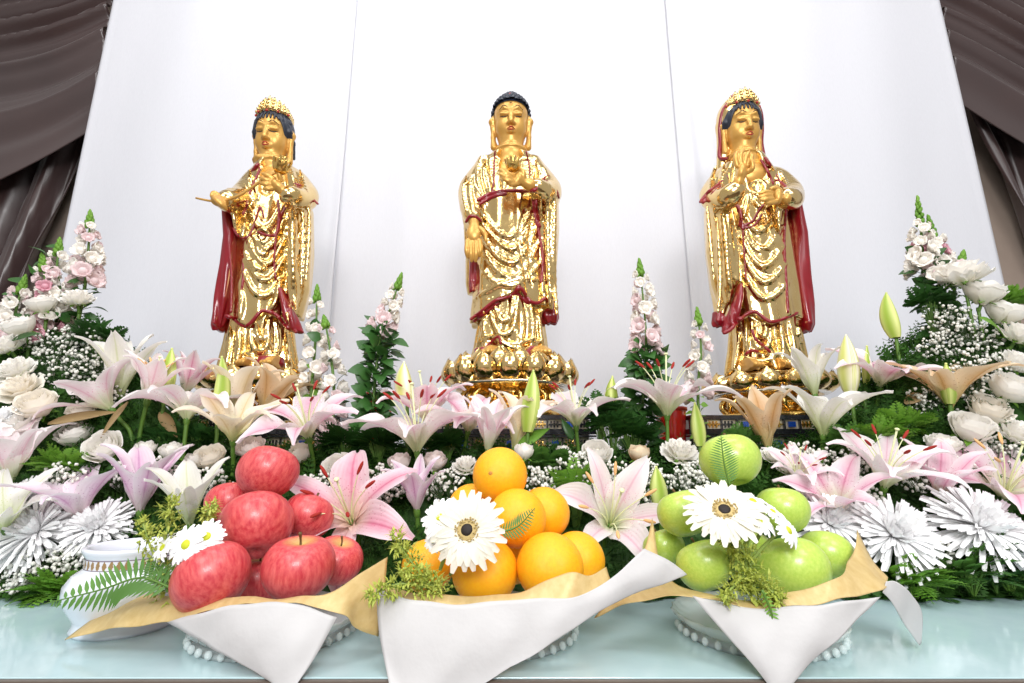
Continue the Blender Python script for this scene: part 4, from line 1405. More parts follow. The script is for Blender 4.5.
def misc_meshes():
    for k in range(3):
        MESH['rose%d' % k] = rose_mesh(k + 2, .8).mesh('blossom')
        MESH['rose%d' % k].transform(Matrix.Diagonal((1, 1, 1.28, 1)))
        MESH['bud%d' % k] = rose_mesh(k + 12, .35).mesh('blossom')
        MESH['ruf%d' % k] = ruffle_mesh(k + 22).mesh('blossom')
    for k in range(3):
        MESH['ruf%d' % k].transform(Matrix.Diagonal((1, 1, 1.4, 1)))
        MESH['bud%d' % k].transform(Matrix.Diagonal((.82, .82, 1.25, 1)))
    m = MB()
    for i in range(5):
        a = 2 * PI * i / 5
        G = []
        for u in np.linspace(0, 1, 6):
            w = .16 * math.sin(PI * (.15 + .85 * u))
            G.append([((.12 + .62 * u) * math.cos(a) - w * v * math.sin(a), (.12 + .62 * u) * math.sin(a) + w * v * math.cos(a), -.44 + .10 * u - .25 * u * u + .05 * v * v) for v in (-1, 0, 1)])
        m.grid(np.array(G))
    m.blob((0, 0, -.40), (.2, .2, .12), 8, 5)
    MESH['sepals'] = m.mesh('sepals')
    # spider chrysanthemum: many quilled petals
    for k in range(2):
        r = random.Random(50 + k)
        m = MB()
        for li, (n, L, el) in enumerate([(9, .26, 1.25), (14, .38, 1.08), (18, .52, .9), (22, .66, .72), (26, .80, .55), (30, .92, .38), (32, 1.01, .2), (34, 1.06, .02), (30, 1.08, -.18)]):
            for i in range(n):
                a = 2 * PI * (i + r.uniform(-.45, .45)) / n + li * .4
                l = L * r.uniform(.86, 1.12); e = el + r.uniform(-.13, .13)
                w = .060 * r.uniform(.8, 1.2)
                G = []
                p = np.array([.03, 0, 0.0]); ang = e + (.12 if li > 3 else -.05)
                for q in range(6):
                    u = q / 5
                    ww = w * (.34 + .8 * u) * (1 if u < .9 else .6)
                    nrm = np.array([-math.sin(ang), 0, math.cos(ang)])
                    G.append([p + np.array([0, ww * v, 0]) + nrm * .95 * ww * (v * v) for v in (-1, 0, 1)])
                    ang += (-.075 if li > 3 else .10) + (.12 if u > .6 else 0)
                    p = p + np.array([math.cos(ang), 0, math.sin(ang)]) * l / 5
                G = np.array(G)
                Rz = np.array([[math.cos(a), -math.sin(a), 0], [math.sin(a), math.cos(a), 0], [0, 0, 1]])
                m.grid(G @ Rz.T)
        m.blob((0, 0, .0), (.05, .05, .08), 10, 6)
        MESH['mum%d' % k] = m.mesh('blossom')
    # gerbera and daisy rays
    def rays(n, L, w, seed, layers=2, droop=.12):
        r = random.Random(seed); m = MB()
        for li in range(layers):
            for i in range(n):
                a = 2 * PI * (i + .5 * li + r.uniform(-.18, .18)) / n
                l = L * (1 - .14 * li) * r.uniform(.92, 1.06)
                G = []
                dr = droop * r.uniform(.3, 1.6)
                for q in range(7):
                    u = q / 6
                    ww = w * (math.sin(PI * min(1, .22 + .72 * u)) ** .6)
                    x = .2 + (l - .2) * u
                    z = .05 + .05 * li + .10 * math.sin(PI * u * .8) - dr * u * u
                    G.append([(x, ww * v, z + .10 * w * v * v * 2) for v in (-1, -.5, 0, .5, 1)])
                Rz = np.array([[math.cos(a), -math.sin(a), 0], [math.sin(a), math.cos(a), 0], [0, 0, 1]])
                m.grid(np.array(G) @ Rz.T)
        return m
    MESH['gerbera'] = rays(24, 1.0, .125, 3, 2).mesh('ray_petals')
    MESH['daisy'] = rays(17, 1.0, .15, 5, 2, .2).mesh('ray_petals')


def rose(px, py, w, axis, label, kind='rose', mat='white rose', Y=None, lift=.022):
    Y = Y or hit(px, py, lift)
    d = Y * CP + (at(px, py, Y)[2] - CAM_H) * SP
    s = w / F * d / 2.25
    k = rng.randrange(3)
    if kind == 'bud':
        s *= 1.22
    nm = {'rose': 'rose', 'bud': 'rosebud', 'ruf': 'ruffled_flower'}[kind]
    return flower_common(nm, {'rose': 'rose', 'bud': 'rose', 'ruf': 'flower'}[kind], {'rose': 'white roses', 'bud': 'white rosebuds', 'ruf': 'ruffled white flowers'}[kind], px, py, Y, axis, s, label, kind + str(k), mat)


def mum(px, py, w, axis, label, Y=None, lift=.04):
    Y = Y or hit(px, py, lift)
    d = Y * CP + (at(px, py, Y)[2] - CAM_H) * SP
    return flower_common('chrysanthemum', 'chrysanthemum', 'white chrysanthemums', px, py, Y, axis, w / F * d / 2.05, label, 'mum%d' % rng.randrange(2), 'mum white', sepals=False)


def daisy(px, py, w, axis, Y, label, gerbera=False, root_to=None):
    base = at(px, py, Y)
    R = basis(axis, rng.random() * 6)
    d = Y * CP + (base[2] - CAM_H) * SP
    s = w / F * d / 2.05
    root = empty('gerbera' if gerbera else 'daisy', base, label, 'gerbera' if gerbera else 'daisy', 'white gerberas on the fruit' if gerbera else 'small daisies on the fruit', R, s)
    key = 'gerbera' if gerbera else 'daisy'
    link('ray_petals', MESH[key], MAT['gerbera white' if gerbera else 'mum white'], root, (0, 0, 0))
    if gerbera:
        m = MB()
        r = random.Random(4)
        for i in range(90):                      # fringe of tiny florets
            a = r.random() * 6.28; q = .19 + .13 * r.random()
            m.blob((q * math.cos(a), q * math.sin(a), .13 + .05 * r.random()), (.022, .022, .05), 5, 4)
        m.blob((0, 0, .10), (.3, .3, .07), 18, 6)
        link('floret_ring', m.mesh('floret_ring'), MAT['tan ring'], root, (0, 0, 0))
        m = MB().blob((0, 0, .15), (.155, .155, .06), 16, 7, jit=.03)
        link('flower_center', m.mesh('flower_center'), MAT['dark eye'], root, (0, 0, 0))
    else:
        link('flower_center', MB().blob((0, 0, .1), (.25, .25, .13), 14, 7, jit=.03).mesh('flower_center'), MAT['yellow eye'], root, (0, 0, 0))
    e = np.array(root_to) if root_to is not None else base - unit(axis) * .03
    st = MB().tube(cat([base, base - unit(axis) * .012, (base + e) / 2 - unit(axis) * .012, e], 4), .0017, 6)
    link('stem', stem_mesh(st, base, R, s), MAT['pale stem'], root, (0, 0, 0))
    return root


def floret_mesh(seed):
    r = random.Random(seed); m = MB()
    for i in range(6):
        a = 2 * PI * i / 6 + r.uniform(-.3, .3)
        l = r.uniform(.75, 1.1)
        G = []
        for q in range(6):
            u = q / 5
            w = .55 * math.sin(PI * min(1, .12 + .8 * u)) ** .7
            x = .15 + .55 * l * math.sin(u * 1.9); z = .95 * u ** .8 - .75 * max(0, u - .55) ** 1.3 * 2
            row_ = []
            for v in (-1, -.5, 0, .5, 1):
                k = .10 * math.sin(4 * v + i) * u
                row_.append((x + k - .12 * v * v, w * v, z + .12 * math.sin(5 * v + 2 * i) * u))
            G.append(row_)
        Rz = np.array([[math.cos(a), -math.sin(a), 0], [math.sin(a), math.cos(a), 0], [0, 0, 1]])
        m.grid(np.array(G) @ Rz.T)
    m.blob((0, 0, .2), (.36, .36, .4), 8, 5)
    return m


def leaf_into(m, p, d, up, L, W, bend=.25, nu=5):
    d = unit(d); side = unit(np.cross(d, up)); n = np.cross(side, d)
    G = []
    for q in range(nu):
        u = q / (nu - 1)
        w = W * math.sin(PI * min(1, .06 + .92 * u ** .8)) * .5
        c = np.asarray(p) + d * L * u - n * bend * L * u * u
        G.append([c - side * w + n * .18 * w, c - n * .0, c + side * w + n * .18 * w])
    m.grid(np.array(G))


def spike(pts, Y, blooms, label, mats, leaves=True, leaf_mat='ivy leaf', name='snapdragon', bloom_r=.0105, n_bl=16, tip=.018, leaf_from=.0, leaf_n=60, leaf_L=.022, dY=0.0):
    """tall flower stem: pts from tip down (pixels), blooms = share of the length in flower"""
    Q = [at(x, y, Y) for x, y in pts]
    last = Q[-1]
    Q.append(np.array([last[0], min(.93, last[1]), max(.01, min(bed(last[0], last[1]) - .02, last[2] - .02))]))
    C_ = cat(Q, 10)
    loc = C_[-1]
    root = empty(name, loc, label, 'flower spike', 'tall flower spikes')
    seg = np.linalg.norm(np.diff(C_, axis=0), axis=1); acc = np.concatenate([[0], np.cumsum(seg)])
    pos = lambda t: np.array([np.interp(t * acc[-1], acc, C_[:, i]) for i in range(3)])
    link('stem', MB().tube(C_, [.0014, .0026, .003], 6).mesh('stem', loc), MAT['stem'], root, (0, 0, 0))
    T = unit(C_[0] - C_[3])
    # green unopened tip
    m = MB()
    for i in range(22):
        u = i / 21; a = i * 2.4
        c = C_[0] + T * tip * (.9 - 1.7 * u)
        r_ = .0052 * (u ** .7) + .0004
        B = basis(T)
        m.blob(c + B @ np.array([r_ * math.cos(a), r_ * math.sin(a), 0]), (.0024 + .002 * u, .0024 + .002 * u, .0052), 6, 5, B)
    link('green_tip', m.mesh('green_tip', loc), MAT['bright leaf'], root, (0, 0, 0))
    b0 = tip * .75 / acc[-1]
    n_bl = int(n_bl * 1.3)
    for i in range(n_bl):
        u = (i + .4) / n_bl
        t = b0 + u * (blooms - b0)
        p = pos(t)
        a = i * 2.39996 + rng.random() * .5
        B = basis(T, a)
        out = B @ np.array([1, 0, .25])
        r_ = bloom_r * 1.68 * (.5 + .6 * u ** .7) * rng.uniform(.9, 1.12)
        mt = mats[rng.randrange(len(mats))] if u < .75 else mats[-1]
        key = ('fl', rng.randrange(3), mt)
        if key not in MESH:
            MESH[key] = floret_mesh(key[1] + 60).mesh('blossom'); MESH[key].materials.append(MAT[mt])
        o = link('blossom', MESH[key], None, root, p + out * r_ * .65 - loc, basis(out + np.array([0, 0, -.1]), rng.random() * 6) * r_)
    m = MB()
    t0 = max(leaf_from, 0)
    for i in range(leaf_n if leaves else 0):
        t = t0 + (1 - t0) * ((i + .5) / leaf_n)
        if t < blooms and i % 3:
            continue
        p = pos(t); a = i * 2.39996
        B = basis(T, a)
        d = B @ np.array([1, 0, .35 + .5 * rng.random()])
        L = leaf_L * rng.uniform(.7, 1.15)
        st = p + d * L * rng.uniform(.25, .75)
        m.tube([p, st], .0006, 4)
        leaf_into(m, st, d + np.array([0, 0, rng.uniform(-.8, .3)]), unit(B @ np.array([0, .3, 1]) + nr.randn(3) * .5 + np.array([0, -.7, 0])), L, L * .85, .35)
    if m.n:
        link('leaves', m.mesh('leaves', loc), MAT[leaf_mat], root, (0, 0, 0))
    return root


def breath(px, py, r, Y, label, n=64, up=None, lift=None):
    """spray of baby's breath: fine forked stems ending in tiny double blooms"""
    c = at(px, py, Y)
    foot = bed_under(c)
    foot[2] = min(foot[2], c[2] - .02)
    foot[1] = min(foot[1] + .01, .93)
    root = empty('babys_breath', foot, label, 'flower spray', "baby's breath sprays")
    st, bl = MB(), MB()
    hub = foot * .35 + c * .65
    st.tube(cat([foot, (foot + hub) / 2 + np.array([.004, 0, 0]), hub], 4), .0011, 5)
    forks = []
    for i in range(7):
        d = nr.randn(3); d[2] = abs(d[2]) * .6
        f = hub + unit(d) * r * .45
        forks.append(f); st.tube([hub, f], .0006, 4, False)
    for i in range(n):
        d = unit(nr.randn(3)); q = r * 1.3 * nr.rand() ** .45
        p = c + d * q * np.array([1.15, .6, .85])
        f = min(forks, key=lambda a: np.linalg.norm(a - p))
        st.tube([f, p], .00035, 3, False)
        s = nr.uniform(.0016, .0031)
        bl.blob(p, s, 6, 4, jit=.18)
    link('stem', st.mesh('stem', foot), MAT['dark stem'], root, (0, 0, 0))
    b = link('blossoms', bl.mesh('blossoms', foot), MAT['breath white'], root, (0, 0, 0))
    b['kind'] = 'stuff'
    return root


def frond_into(m, p, d, up, L, W, n=9, bend=.3, lw=.35):
    """a feathered leaf: midrib with paired leaflets"""
    d = unit(d); side = unit(np.cross(d, up)); nn = np.cross(side, d)
    pts = [np.asarray(p) + d * L * u - nn * bend * L * u * u for u in np.linspace(0, 1, 6)]
    m.tube(pts, [.0009, .0004], 3, False)
    for i in range(n):
        u = (i + .6) / n
        c = np.asarray(p) + d * L * u - nn * bend * L * u * u
        w = W * math.sin(PI * min(1, .2 + .78 * u)) * .5
        for sg in (-1, 1):
            dd = unit(side * sg + d * .55 - nn * .15)
            t = c + dd * w
            k = unit(np.cross(dd, nn)) * w * lw * .5
            mid = (c + t) / 2 + nn * w * .08
            m.raw([c, mid - k, t, mid + k], [(0, 1, 2, 3)])
    return m


def fern(pts, Y, W, label, mat='fern green', n=14, name='fern_frond', dys=None):
    Q = [at(x, y, Y + (dys[i] if dys else 0)) for i, (x, y) in enumerate(pts)]
    C_ = cat(Q, 8)
    loc = C_[0]
    root = empty(name, loc, label, 'fern', 'fern fronds')
    link('stalk', MB().tube(C_, [.0013, .0005], 5).mesh('stalk', loc), MAT['stem'], root, (0, 0, 0))
    m = MB()
    T = np.gradient(C_, axis=0)
    n = int(n * 1.5)
    LN = np.linalg.norm(np.diff(C_, axis=0), axis=1).sum()
    for i in range(n * 2):
        u = .06 + .92 * i / (n * 2)
        k = u * (len(C_) - 1); a = int(k)
        c = C_[a] + (C_[min(a + 1, len(C_) - 1)] - C_[a]) * (k - a)
        d = unit(T[a]); view = unit(np.array([0, 0, CAM_H]) - c) * np.array([1, .8, 1]) + np.array([0, -.2, .3])
        side = unit(np.cross(d, view)) * (1 if i % 2 else -1)
        w = W * math.sin(PI * (.12 + .86 * u) ** .9)
        leaf_into(m, c, side + d * .45, view, w, min(w * .34, .62 * LN / n), .12, 4)
    link('leaflets', m.mesh('leaflets', loc), MAT[mat], root, (0, 0, 0))
    return root


def goldenrod(pts, Y, r, label, n=150, mat='goldenrod', name='goldenrod_spray'):
    C_ = cat([at(x, y, Y + dy) for x, y, dy in pts], 8)
    loc = C_[0]
    root = empty(name, loc, label, 'filler spray', 'yellow-green filler sprays')
    st, m = MB(), MB()
    st.tube(C_, [.0013, .0006], 5)
    for i in range(n):
        u = nr.rand()
        c = C_[int(u * (len(C_) - 1))]
        d = unit(nr.randn(3)) * r * (1 - .55 * u) * nr.uniform(.3, 1)
        p = c + d
        if i % 4 == 0:
            st.tube([c, p], .0004, 3, False)
        m.blob(p, nr.uniform(.0007, .0017), 5, 4, jit=.2)
        for q in range(2):
            leaf_into(m, p, unit(d) + nr.randn(3) * .5 + np.array([0, 0, .3]), (0, 0, 1.), nr.uniform(.004, .009), .0024, .2, 3)
    link('stem', st.mesh('stem', loc), MAT['pale stem'], root, (0, 0, 0))
    f = link('florets', m.mesh('florets', loc), MAT[mat], root, (0, 0, 0))
    f['kind'] = 'stuff'
    return root


def big_leaf(p0, p1, Y0, Y1, W, mat, label, bend=.12, name='leaf'):
    a, b = at(*p0, Y0), at(*p1, Y1)
    m = MB()
    leaf_into(m, a, b - a, unit(np.array([0, -.7, .7])), np.linalg.norm(b - a), W, bend, 9)
    o = link(name, m.mesh(name, a), MAT[mat], None, a)
    sol = o.modifiers.new('thickness', 'SOLIDIFY'); sol.thickness = .0006
    return tag(o, label, 'leaf', 'single broad leaves')


def build_bed():
    """the mass of cut greenery that fills the bed: nobody could count its leaves"""
    m = MB()
    nx, ny = 140, 30
    G = np.zeros((ny, nx, 3))
    for i in range(ny):
        for j in range(nx):
            x = -1.06 + 2.12 * j / (nx - 1); y = .690 + .235 * i / (ny - 1)
            G[i, j] = (x, y, max(.002, bed(x, y) - .028))
    G[0, :, 2] = .001
    m.grid(G)
    r = random.Random(77)
    for i in range(6400):
        x = r.uniform(-1.05, 1.05); y = .684 + .235 * r.random() ** .8
        z = bed(x, y) - .022
        gx = (bed(x + .01, y) - bed(x - .01, y)) / .02; gy = (bed(x, y + .01) - bed(x, y - .01)) / .02
        nrm = unit(np.array([-gx, -gy - .25, 1]))
        d = unit(nrm + np.array([r.uniform(-1, 1), r.uniform(-1, .6), r.uniform(-.5, .5)]) * .9)
        if y > .90:
            d = unit(d * np.array([1, .1, 1]))
        frond_into(m, (x, y, z), d, nrm + np.array([.1, .2, .05]), r.uniform(.026, .05) * (.55 if y < .72 else 1), r.uniform(.014, .028), 6, r.uniform(.1, .5), .5)
    for v in m.v:
        np.clip(v[:, 1], None, .94, out=v[:, 1]); np.clip(v[:, 2], .002, None, out=v[:, 2])
    o = link('greenery', m.mesh('greenery'), MAT['bed green'])
    o['kind'] = 'stuff'
    tag(o, 'dense dark green filler foliage along the table that the flowers are set in', 'greenery')


def tuft(px, py, Y, r, mat, label, n=26, L=.035):
    c = at(px, py, Y)
    foot = bed_under(c); foot[2] = min(foot[2], c[2] - .01); foot[1] = min(.93, foot[1])
    root = empty('leafy_sprig', foot, label, 'foliage', 'leafy sprigs')
    st, m = MB(), MB()
    for i in range(n):
        d = unit(np.array([nr.uniform(-1, 1), nr.uniform(-.7, .3), nr.uniform(-.1, 1)]))
        p = c + d * r * nr.uniform(.1, .75) * np.array([1, .7, .7])
        st.tube([foot, (foot + p) / 2 + np.array([0, 0, .006]), p], .0006, 4, False)
        frond_into(m, p, d + np.array([0, -.2, .1]), unit(np.array([d[0] * .2, .4, 1.])), L * nr.uniform(.6, 1.1), L * .75, 7, .35, .6)
    link('stem', st.mesh('stem', foot), MAT['stem'], root, (0, 0, 0))
    b = link('leaves', m.mesh('leaves', foot), MAT[mat], root, (0, 0, 0))
    return root
# ------------------------------------------------------------------ where every bloom stands
def place_flowers():
    lily_meshes(); misc_meshes()
    build_bed()
    # lilies: pixel of the throat base, distance, axis, size, form, colour, label
    LL = [
        (121, 396, .83, (-.05, -.15, 1), 1.0, 'half', 'white lily', 'tall white lily with green midribs, left of the upright green bud over the white roses', None),
        (112, 410, .80, (-.55, -.35, .8), .85, 'wide', 'pale pink lily', 'pale lily drooping a long petal over the baby\'s breath by the porcelain pot side', None),
        (147, 402, .81, (.25, -.25, 1), .8, 'half', 'pale pink lily', 'small half-open pale lily with an upright pistil at the foot of the green bud', 'pale'),
        (187, 420, .81, (0, -.05, 1), .95, 'open', 'pale pink lily', 'pink lily seen side-on with petals arched flat, behind the two small rosebuds', None),
        (184, 396, .92, (.1, .1, 1), .8, 'half', 'pink lily', 'pink lily standing behind the side-on pink lily near the lotus stem statue', None),
        (236, 420, .87, (-.05, -.05, 1), 1.0, 'half', 'cream lily', 'tall cream lily with fading tips in front of the lotus stem statue pedestal', None),
        (262, 416, .89, (.35, -.05, 1), .95, 'half', 'tan lily', 'tan fading lily leaning over the lotus stem statue pedestal', None),
        (233, 442, .79, (.15, -.5, 1), .9, 'wide', 'cream lily', 'cream lily hanging one pale petal above the topmost red apple', None),
        (309, 438, .79, (-.05, -.55, 1), .95, 'open', 'pink lily', 'pink lily with rusty stamens just above the topmost red apple', 'rust'),
        (417, 452, .79, (-.05, -.10, 1), 1.12, 'open', 'pale pink lily', 'big pink lily seen side-on with both petals arching down, left of the top orange', 'rust'),
        (428, 424, .85, (-.12, -.2, 1), .95, 'wide', 'pink lily', 'pink lily crowded behind the big side-on lily by the curled hair statue', 'rust'),
        (468, 432, .84, (.25, -.4, 1), .9, 'open', 'pink lily', 'pink lily with folded petals below the curled hair statue pedestal', None),
        (488, 452, .80, (.1, -.35, 1), .85, 'half', 'pale pink lily', 'pale half-open lily directly above the top orange', None),
        (514, 450, .83, (.28, -.1, 1), .95, 'half', 'cream lily', 'cream lily beside the fat green bud over the oranges', None),
        (576, 427, .84, (-.1, -.25, 1), .9, 'open', 'pale pink lily', 'pink lily with red stamens right of the fat green bud', 'rust'),
        (667, 416, .84, (0, -.12, 1), 1.1, 'open', 'pale pink lily', 'wide pink lily with red stamens before the red pot, over the white carnation', 'rust'),
        (768, 448, .84, (-.08, -.15, 1), .98, 'half', 'tan lily', 'tan wilting lily just above the top green apple', None),
        (823, 436, .81, (.08, -.15, 1), 1.05, 'wide', 'white lily', 'white lily with yellow-green throat in front of the hooded statue stand', None),
        (815, 396, .90, (-.05, -.05, 1), .9, 'half', 'white lily', 'white lily behind, touching the hooded statue pedestal', None),
        (880, 388, .86, (.05, -.4, 1), .95, 'open', 'pink lily', 'pink lily beside the closed white lily, under the yellow-green bud', None),
        (950, 408, .80, (0, -.18, 1), 1.05, 'wide', 'tan lily', 'tan and cream lily in front of the tall baby\'s breath by the white roses', None),
        (884, 488, .745, (0, -.45, 1), .95, 'wide', 'pale pink lily', 'whitish lily with dark red stamens above the first big chrysanthemum', 'rust'),
        (1003, 500, .745, (-.1, -.55, .85), 1.0, 'open', 'pink lily', 'pink lily with a bare yellow pistil above the widest chrysanthemum', 'pale'),
        (938, 498, .75, (-.1, -.5, .8), .8, 'half', 'pink lily', 'half-hidden pink lily between the two big chrysanthemums', None),
        (80, 520, .725, (-.12, -.22, 1), .95, 'wide', 'lilac lily', 'mauve-hearted lily above the porcelain pot, farther from the apples', None),
        (140, 512, .735, (.08, -.22, 1), .95, 'half', 'lilac lily', 'mauve-hearted lily above the porcelain pot, nearer the apples', None),
        (190, 526, .715, (.05, -.4, .9), .85, 'half', 'white lily', 'white lily with upright petals right beside the stacked red apples', None),
        (352, 524, .70, (0, -.8, .6), 1.0, 'open', 'deep pink lily', 'deep pink lily with rusty stamens between the apples and the oranges', 'rust'),
        (417, 512, .735, (-.05, -.3, 1), .72, 'half', 'lilac lily', 'small lilac half-open lily left of the top orange', None),
        (609, 527, .71, (0, -.85, .52), 1.0, 'wide', 'pale pink lily', 'pale pink lily facing out between the oranges and the green apples', 'pale'),
        (10, 482, .74, (.1, -.3, 1), .95, 'half', 'pale pink lily', 'pale pink lily at the picture edge above the fringed chrysanthemum', None),
        (6, 530, .70, (.1, -.5, .8), .8, 'wide', 'white lily', 'white lily at the picture edge level with the porcelain pot rim', None),
        (838, 512, .735, (-.25, -.5, .8), .85, 'wide', 'pink lily', 'pink lily petal edge showing behind the green apples', None),
        (796, 482, .77, (0, -.5, .8), .6, 'wide', 'pale pink lily', 'small pale pink lily with rusty stamens right of the top green apple', 'rust'),
    ]
    for px, py, Y, ax, s, var, col, lab, stm in LL:
        lily(px, py, Y, ax, s, var, col, lab, stm)
    BB = [
        (164, 400, .83, (0, -.05, 1), .075, .021, 'green bud', 'upright green lily bud beside the tall white lily with green midribs'),
        (217, 420, .83, (-.08, -.05, 1), .092, .021, 'green bud', 'long yellow-green lily bud left of the tall cream lily'),
        (407, 402, .86, (-.05, -.1, 1), .060, .026, 'pale bud', 'pale opening bud above the big side-on pink lily'),
        (528, 432, .80, (.06, -.05, 1), .085, .024, 'green bud', 'fat green lily bud below the curled hair statue'),
        (612, 412, .88, (.1, 0, 1), .055, .02, 'green bud', 'green lily bud standing behind the pink lily in front of the red pot'),
        (700, 446, .82, (-.03, -.05, 1), .060, .019, 'green bud', 'green lily bud between the red pot and the top green apple'),
        (660, 510, .74, (-.05, -.2, 1), .052, .021, 'green bud', 'short green bud left of the green apples, over the gold tissue'),
        (896, 338, .88, (.02, 0, 1), .075, .024, 'green bud', 'bright yellow-green bud tallest beside the pink snapdragon'),
        (851, 392, .85, (.0, -.05, 1), .085, .028, 'pale bud', 'closed white lily with a green midrib, near the hooded statue'),
        (866, 384, .88, (.2, 0, 1), .060, .012, 'green bud', 'slim green bud tucked behind the closed white lily'),
        (950, 404, .785, (0, -.1, 1), .055, .018, 'green bud', 'olive bud standing in front of the tan and cream lily'),
    ]
    for a in BB:
        lily_bud(*a)
    f = (0, -.75, .7); g = (0, -.5, .85)
    RR = [
        (42, 306, 31, (-.1, -.4, 1), 'round white rose at the foot of the white snapdragons', 'rose', 'white rose', .84),
        (77, 298, 32, (.1, -.5, 1), 'ruffled white bloom under the tallest white snapdragon', 'ruf', 'white rose', .85),
        (20, 328, 36, (-.2, -.5, .8), 'white rose right above the broad green leaf', 'rose', 'white rose', .82),
        (6, 345, 34, (-.2, -.6, .7), 'white rose at the picture edge under the broad green leaf', 'ruf', 'white rose', .80),
        (14, 370, 40, (-.1, -.7, .7), 'full white bloom beside the tall baby\'s breath, upper of two', 'ruf', 'white rose', .785),
        (20, 388, 42, (0, -.7, .6), 'full cream bloom beside the tall baby\'s breath, lower of two', 'ruf', 'cream rose', .775),
        (38, 406, 44, (.1, -.7, .7), 'large cream rose below the tall baby\'s breath', 'rose', 'cream rose', .77),
        (14, 424, 46, (-.1, -.6, .8), 'white ruffled bloom at the picture edge beneath the large cream rose', 'ruf', 'white rose', .755),
        (82, 414, 32, (.1, -.5, .8), 'cream rose half hidden behind the dry brown leaf', 'rose', 'cream rose', .80),
        (75, 437, 38, (0, -.5, .85), 'white rose under the dry brown leaf', 'rose', 'white rose', .785),
        (104, 449, 42, (.1, -.8, .5), 'opened white rose with a tan spot right of the rose under the dry leaf', 'rose', 'white rose', .77),
        (145, 451, 25, (0, -.3, 1), 'small white rosebud, first of the pair right of the opened rose', 'bud', 'white rose', None),
        (172, 453, 27, (0, -.35, 1), 'plump white rosebud, second of the pair right of the opened rose', 'bud', 'white rose', None),
        (194, 462, 22, (.1, -.4, 1), 'white rosebud peeping out left of the cream rose by the apples', 'bud', 'white rose', None),
        (211, 459, 36, (0, -.7, .7), 'cream-hearted rose left of the topmost red apple', 'rose', 'cream rose', None),
        (251, 450, 34, (0, -.6, .8), 'pale rose just showing over the topmost red apple', 'rose', 'blush rose', None),
        (301, 455, 28, (.1, -.5, .8), 'pale rose at the shoulder of the topmost red apple', 'bud', 'cream rose', None),
        (338, 468, 36, (0, -.8, .6), 'white spiral rose right of the topmost red apple', 'rose', 'white rose', None),
        (400, 464, 27, (-.05, -.4, 1), 'blush rosebud under the arched pink lily, farther from the oranges', 'bud', 'blush rose', None),
        (435, 463, 28, (.05, -.4, 1), 'blush rosebud under the arched pink lily, nearer the oranges', 'bud', 'blush rose', None),
        (466, 466, 30, (0, -.5, .8), 'white bloom tucked behind the top orange', 'ruf', 'white rose', .79),
        (524, 453, 24, (.1, -.3, 1), 'white rosebud showing over the shoulder of the top orange', 'bud', 'white rose', .77),
        (563, 452, 17, (0, -.2, 1), 'slim white rosebud standing alone right of the oranges', 'bud', 'white rose', None),
        (597, 454, 35, (0, -.7, .7), 'white rose midway between the oranges and the red pot', 'rose', 'white rose', None),
        (639, 455, 26, (0, -.3, 1), 'tan-based rosebud beside the white carnation', 'bud', 'tan rose', None),
        (680, 452, 40, (0, -.6, .8), 'white carnation in front of the red pot', 'ruf', 'white rose', None),
        (773, 456, 26, (.1, -.6, .8), 'white frilled bloom right of the top green apple', 'ruf', 'white rose', .80),
        (785, 468, 22, (.2, -.6, .8), 'small white frilled bloom beside the pale lily with rusty stamens', 'ruf', 'white rose', .785),
        (962, 274, 50, (-.1, -.1, 1), 'topmost white rose, flat and side-on, beside the pink snapdragon', 'ruf', 'white rose', .84),
        (984, 294, 42, (.15, -.35, .9), 'white rose hanging just under the topmost side-on rose', 'rose', 'white rose', .83),
        (1004, 314, 40, (.2, -.4, .9), 'white rose above the curved leaf by the beige wall', 'rose', 'white rose', .83),
        (1020, 334, 40, (.3, -.5, .8), 'white frilled bloom right of the curved leaf at the picture edge', 'ruf', 'white rose', .81),
        (1016, 362, 38, (.2, -.6, .7), 'white frilled bloom beside the grey baby\'s breath', 'ruf', 'white rose', .80),
        (1010, 390, 46, (.1, -.7, .7), 'open white rose below the grey baby\'s breath', 'rose', 'white rose', .78),
        (988, 412, 44, (0, -.7, .7), 'cream-white rose behind the broad white rose', 'rose', 'cream rose', .785),
        (972, 430, 48, (0, -.6, .8), 'broad white rose above the pink lily with a bare pistil', 'rose', 'white rose', .765),
        (1016, 432, 40, (.2, -.7, .7), 'white ruffled bloom at the picture edge level with the broad white rose', 'ruf', 'white rose', .76),
        (942, 446, 36, (-.05, -.4, 1), 'upright white rose between the fern and the broad white rose', 'rose', 'white rose', .765),
    ]
    for px, py, w, ax, lab, kd, mt, Y in RR:
        rose(px, py, w, ax, lab, kd, mt, Y)
    mum(38, 532, 82, (-.1, -.8, .55), 'large fringed chrysanthemum left of the porcelain pot', .715)
    mum(98, 528, 62, (.05, -.7, .6), 'fringed chrysanthemum showing over the porcelain pot rim', .72)
    mum(4, 420, 34, (.1, -.7, .7), 'loose white chrysanthemum at the picture edge below the cream roses', .75)
    mum(22, 498, 50, (-.2, -.6, .7), 'white chrysanthemum at the picture edge under the pale pink lily', .73)
    mum(830, 524, 70, (.0, -.75, .6), 'white chrysanthemum half behind the green apples', .72)
    mum(893, 535, 82, (0, -.82, .55), 'big white chrysanthemum right of the green apples, over the curled ribbon of paper', .698)
    mum(979, 527, 92, (.08, -.75, .6), 'widest white chrysanthemum, over the dark greenery by the table', .70)
    # tall spikes
    W, Pk, D = 'snapdragon white', 'snapdragon pink', 'snapdragon deep'
    spike([(90, 219), (88, 255), (84, 292)], .88, .58, 'tallest white snapdragon by the slanting brown drape', (W, W, W, Pk), n_bl=18, leaf_n=40, bloom_r=.012, leaf_from=.5)
    spike([(59, 247), (57, 270), (60, 300)], .88, .95, 'white snapdragon second in height by the slanting brown drape', (W, W, Pk), n_bl=16, leaf_n=20, bloom_r=.013)
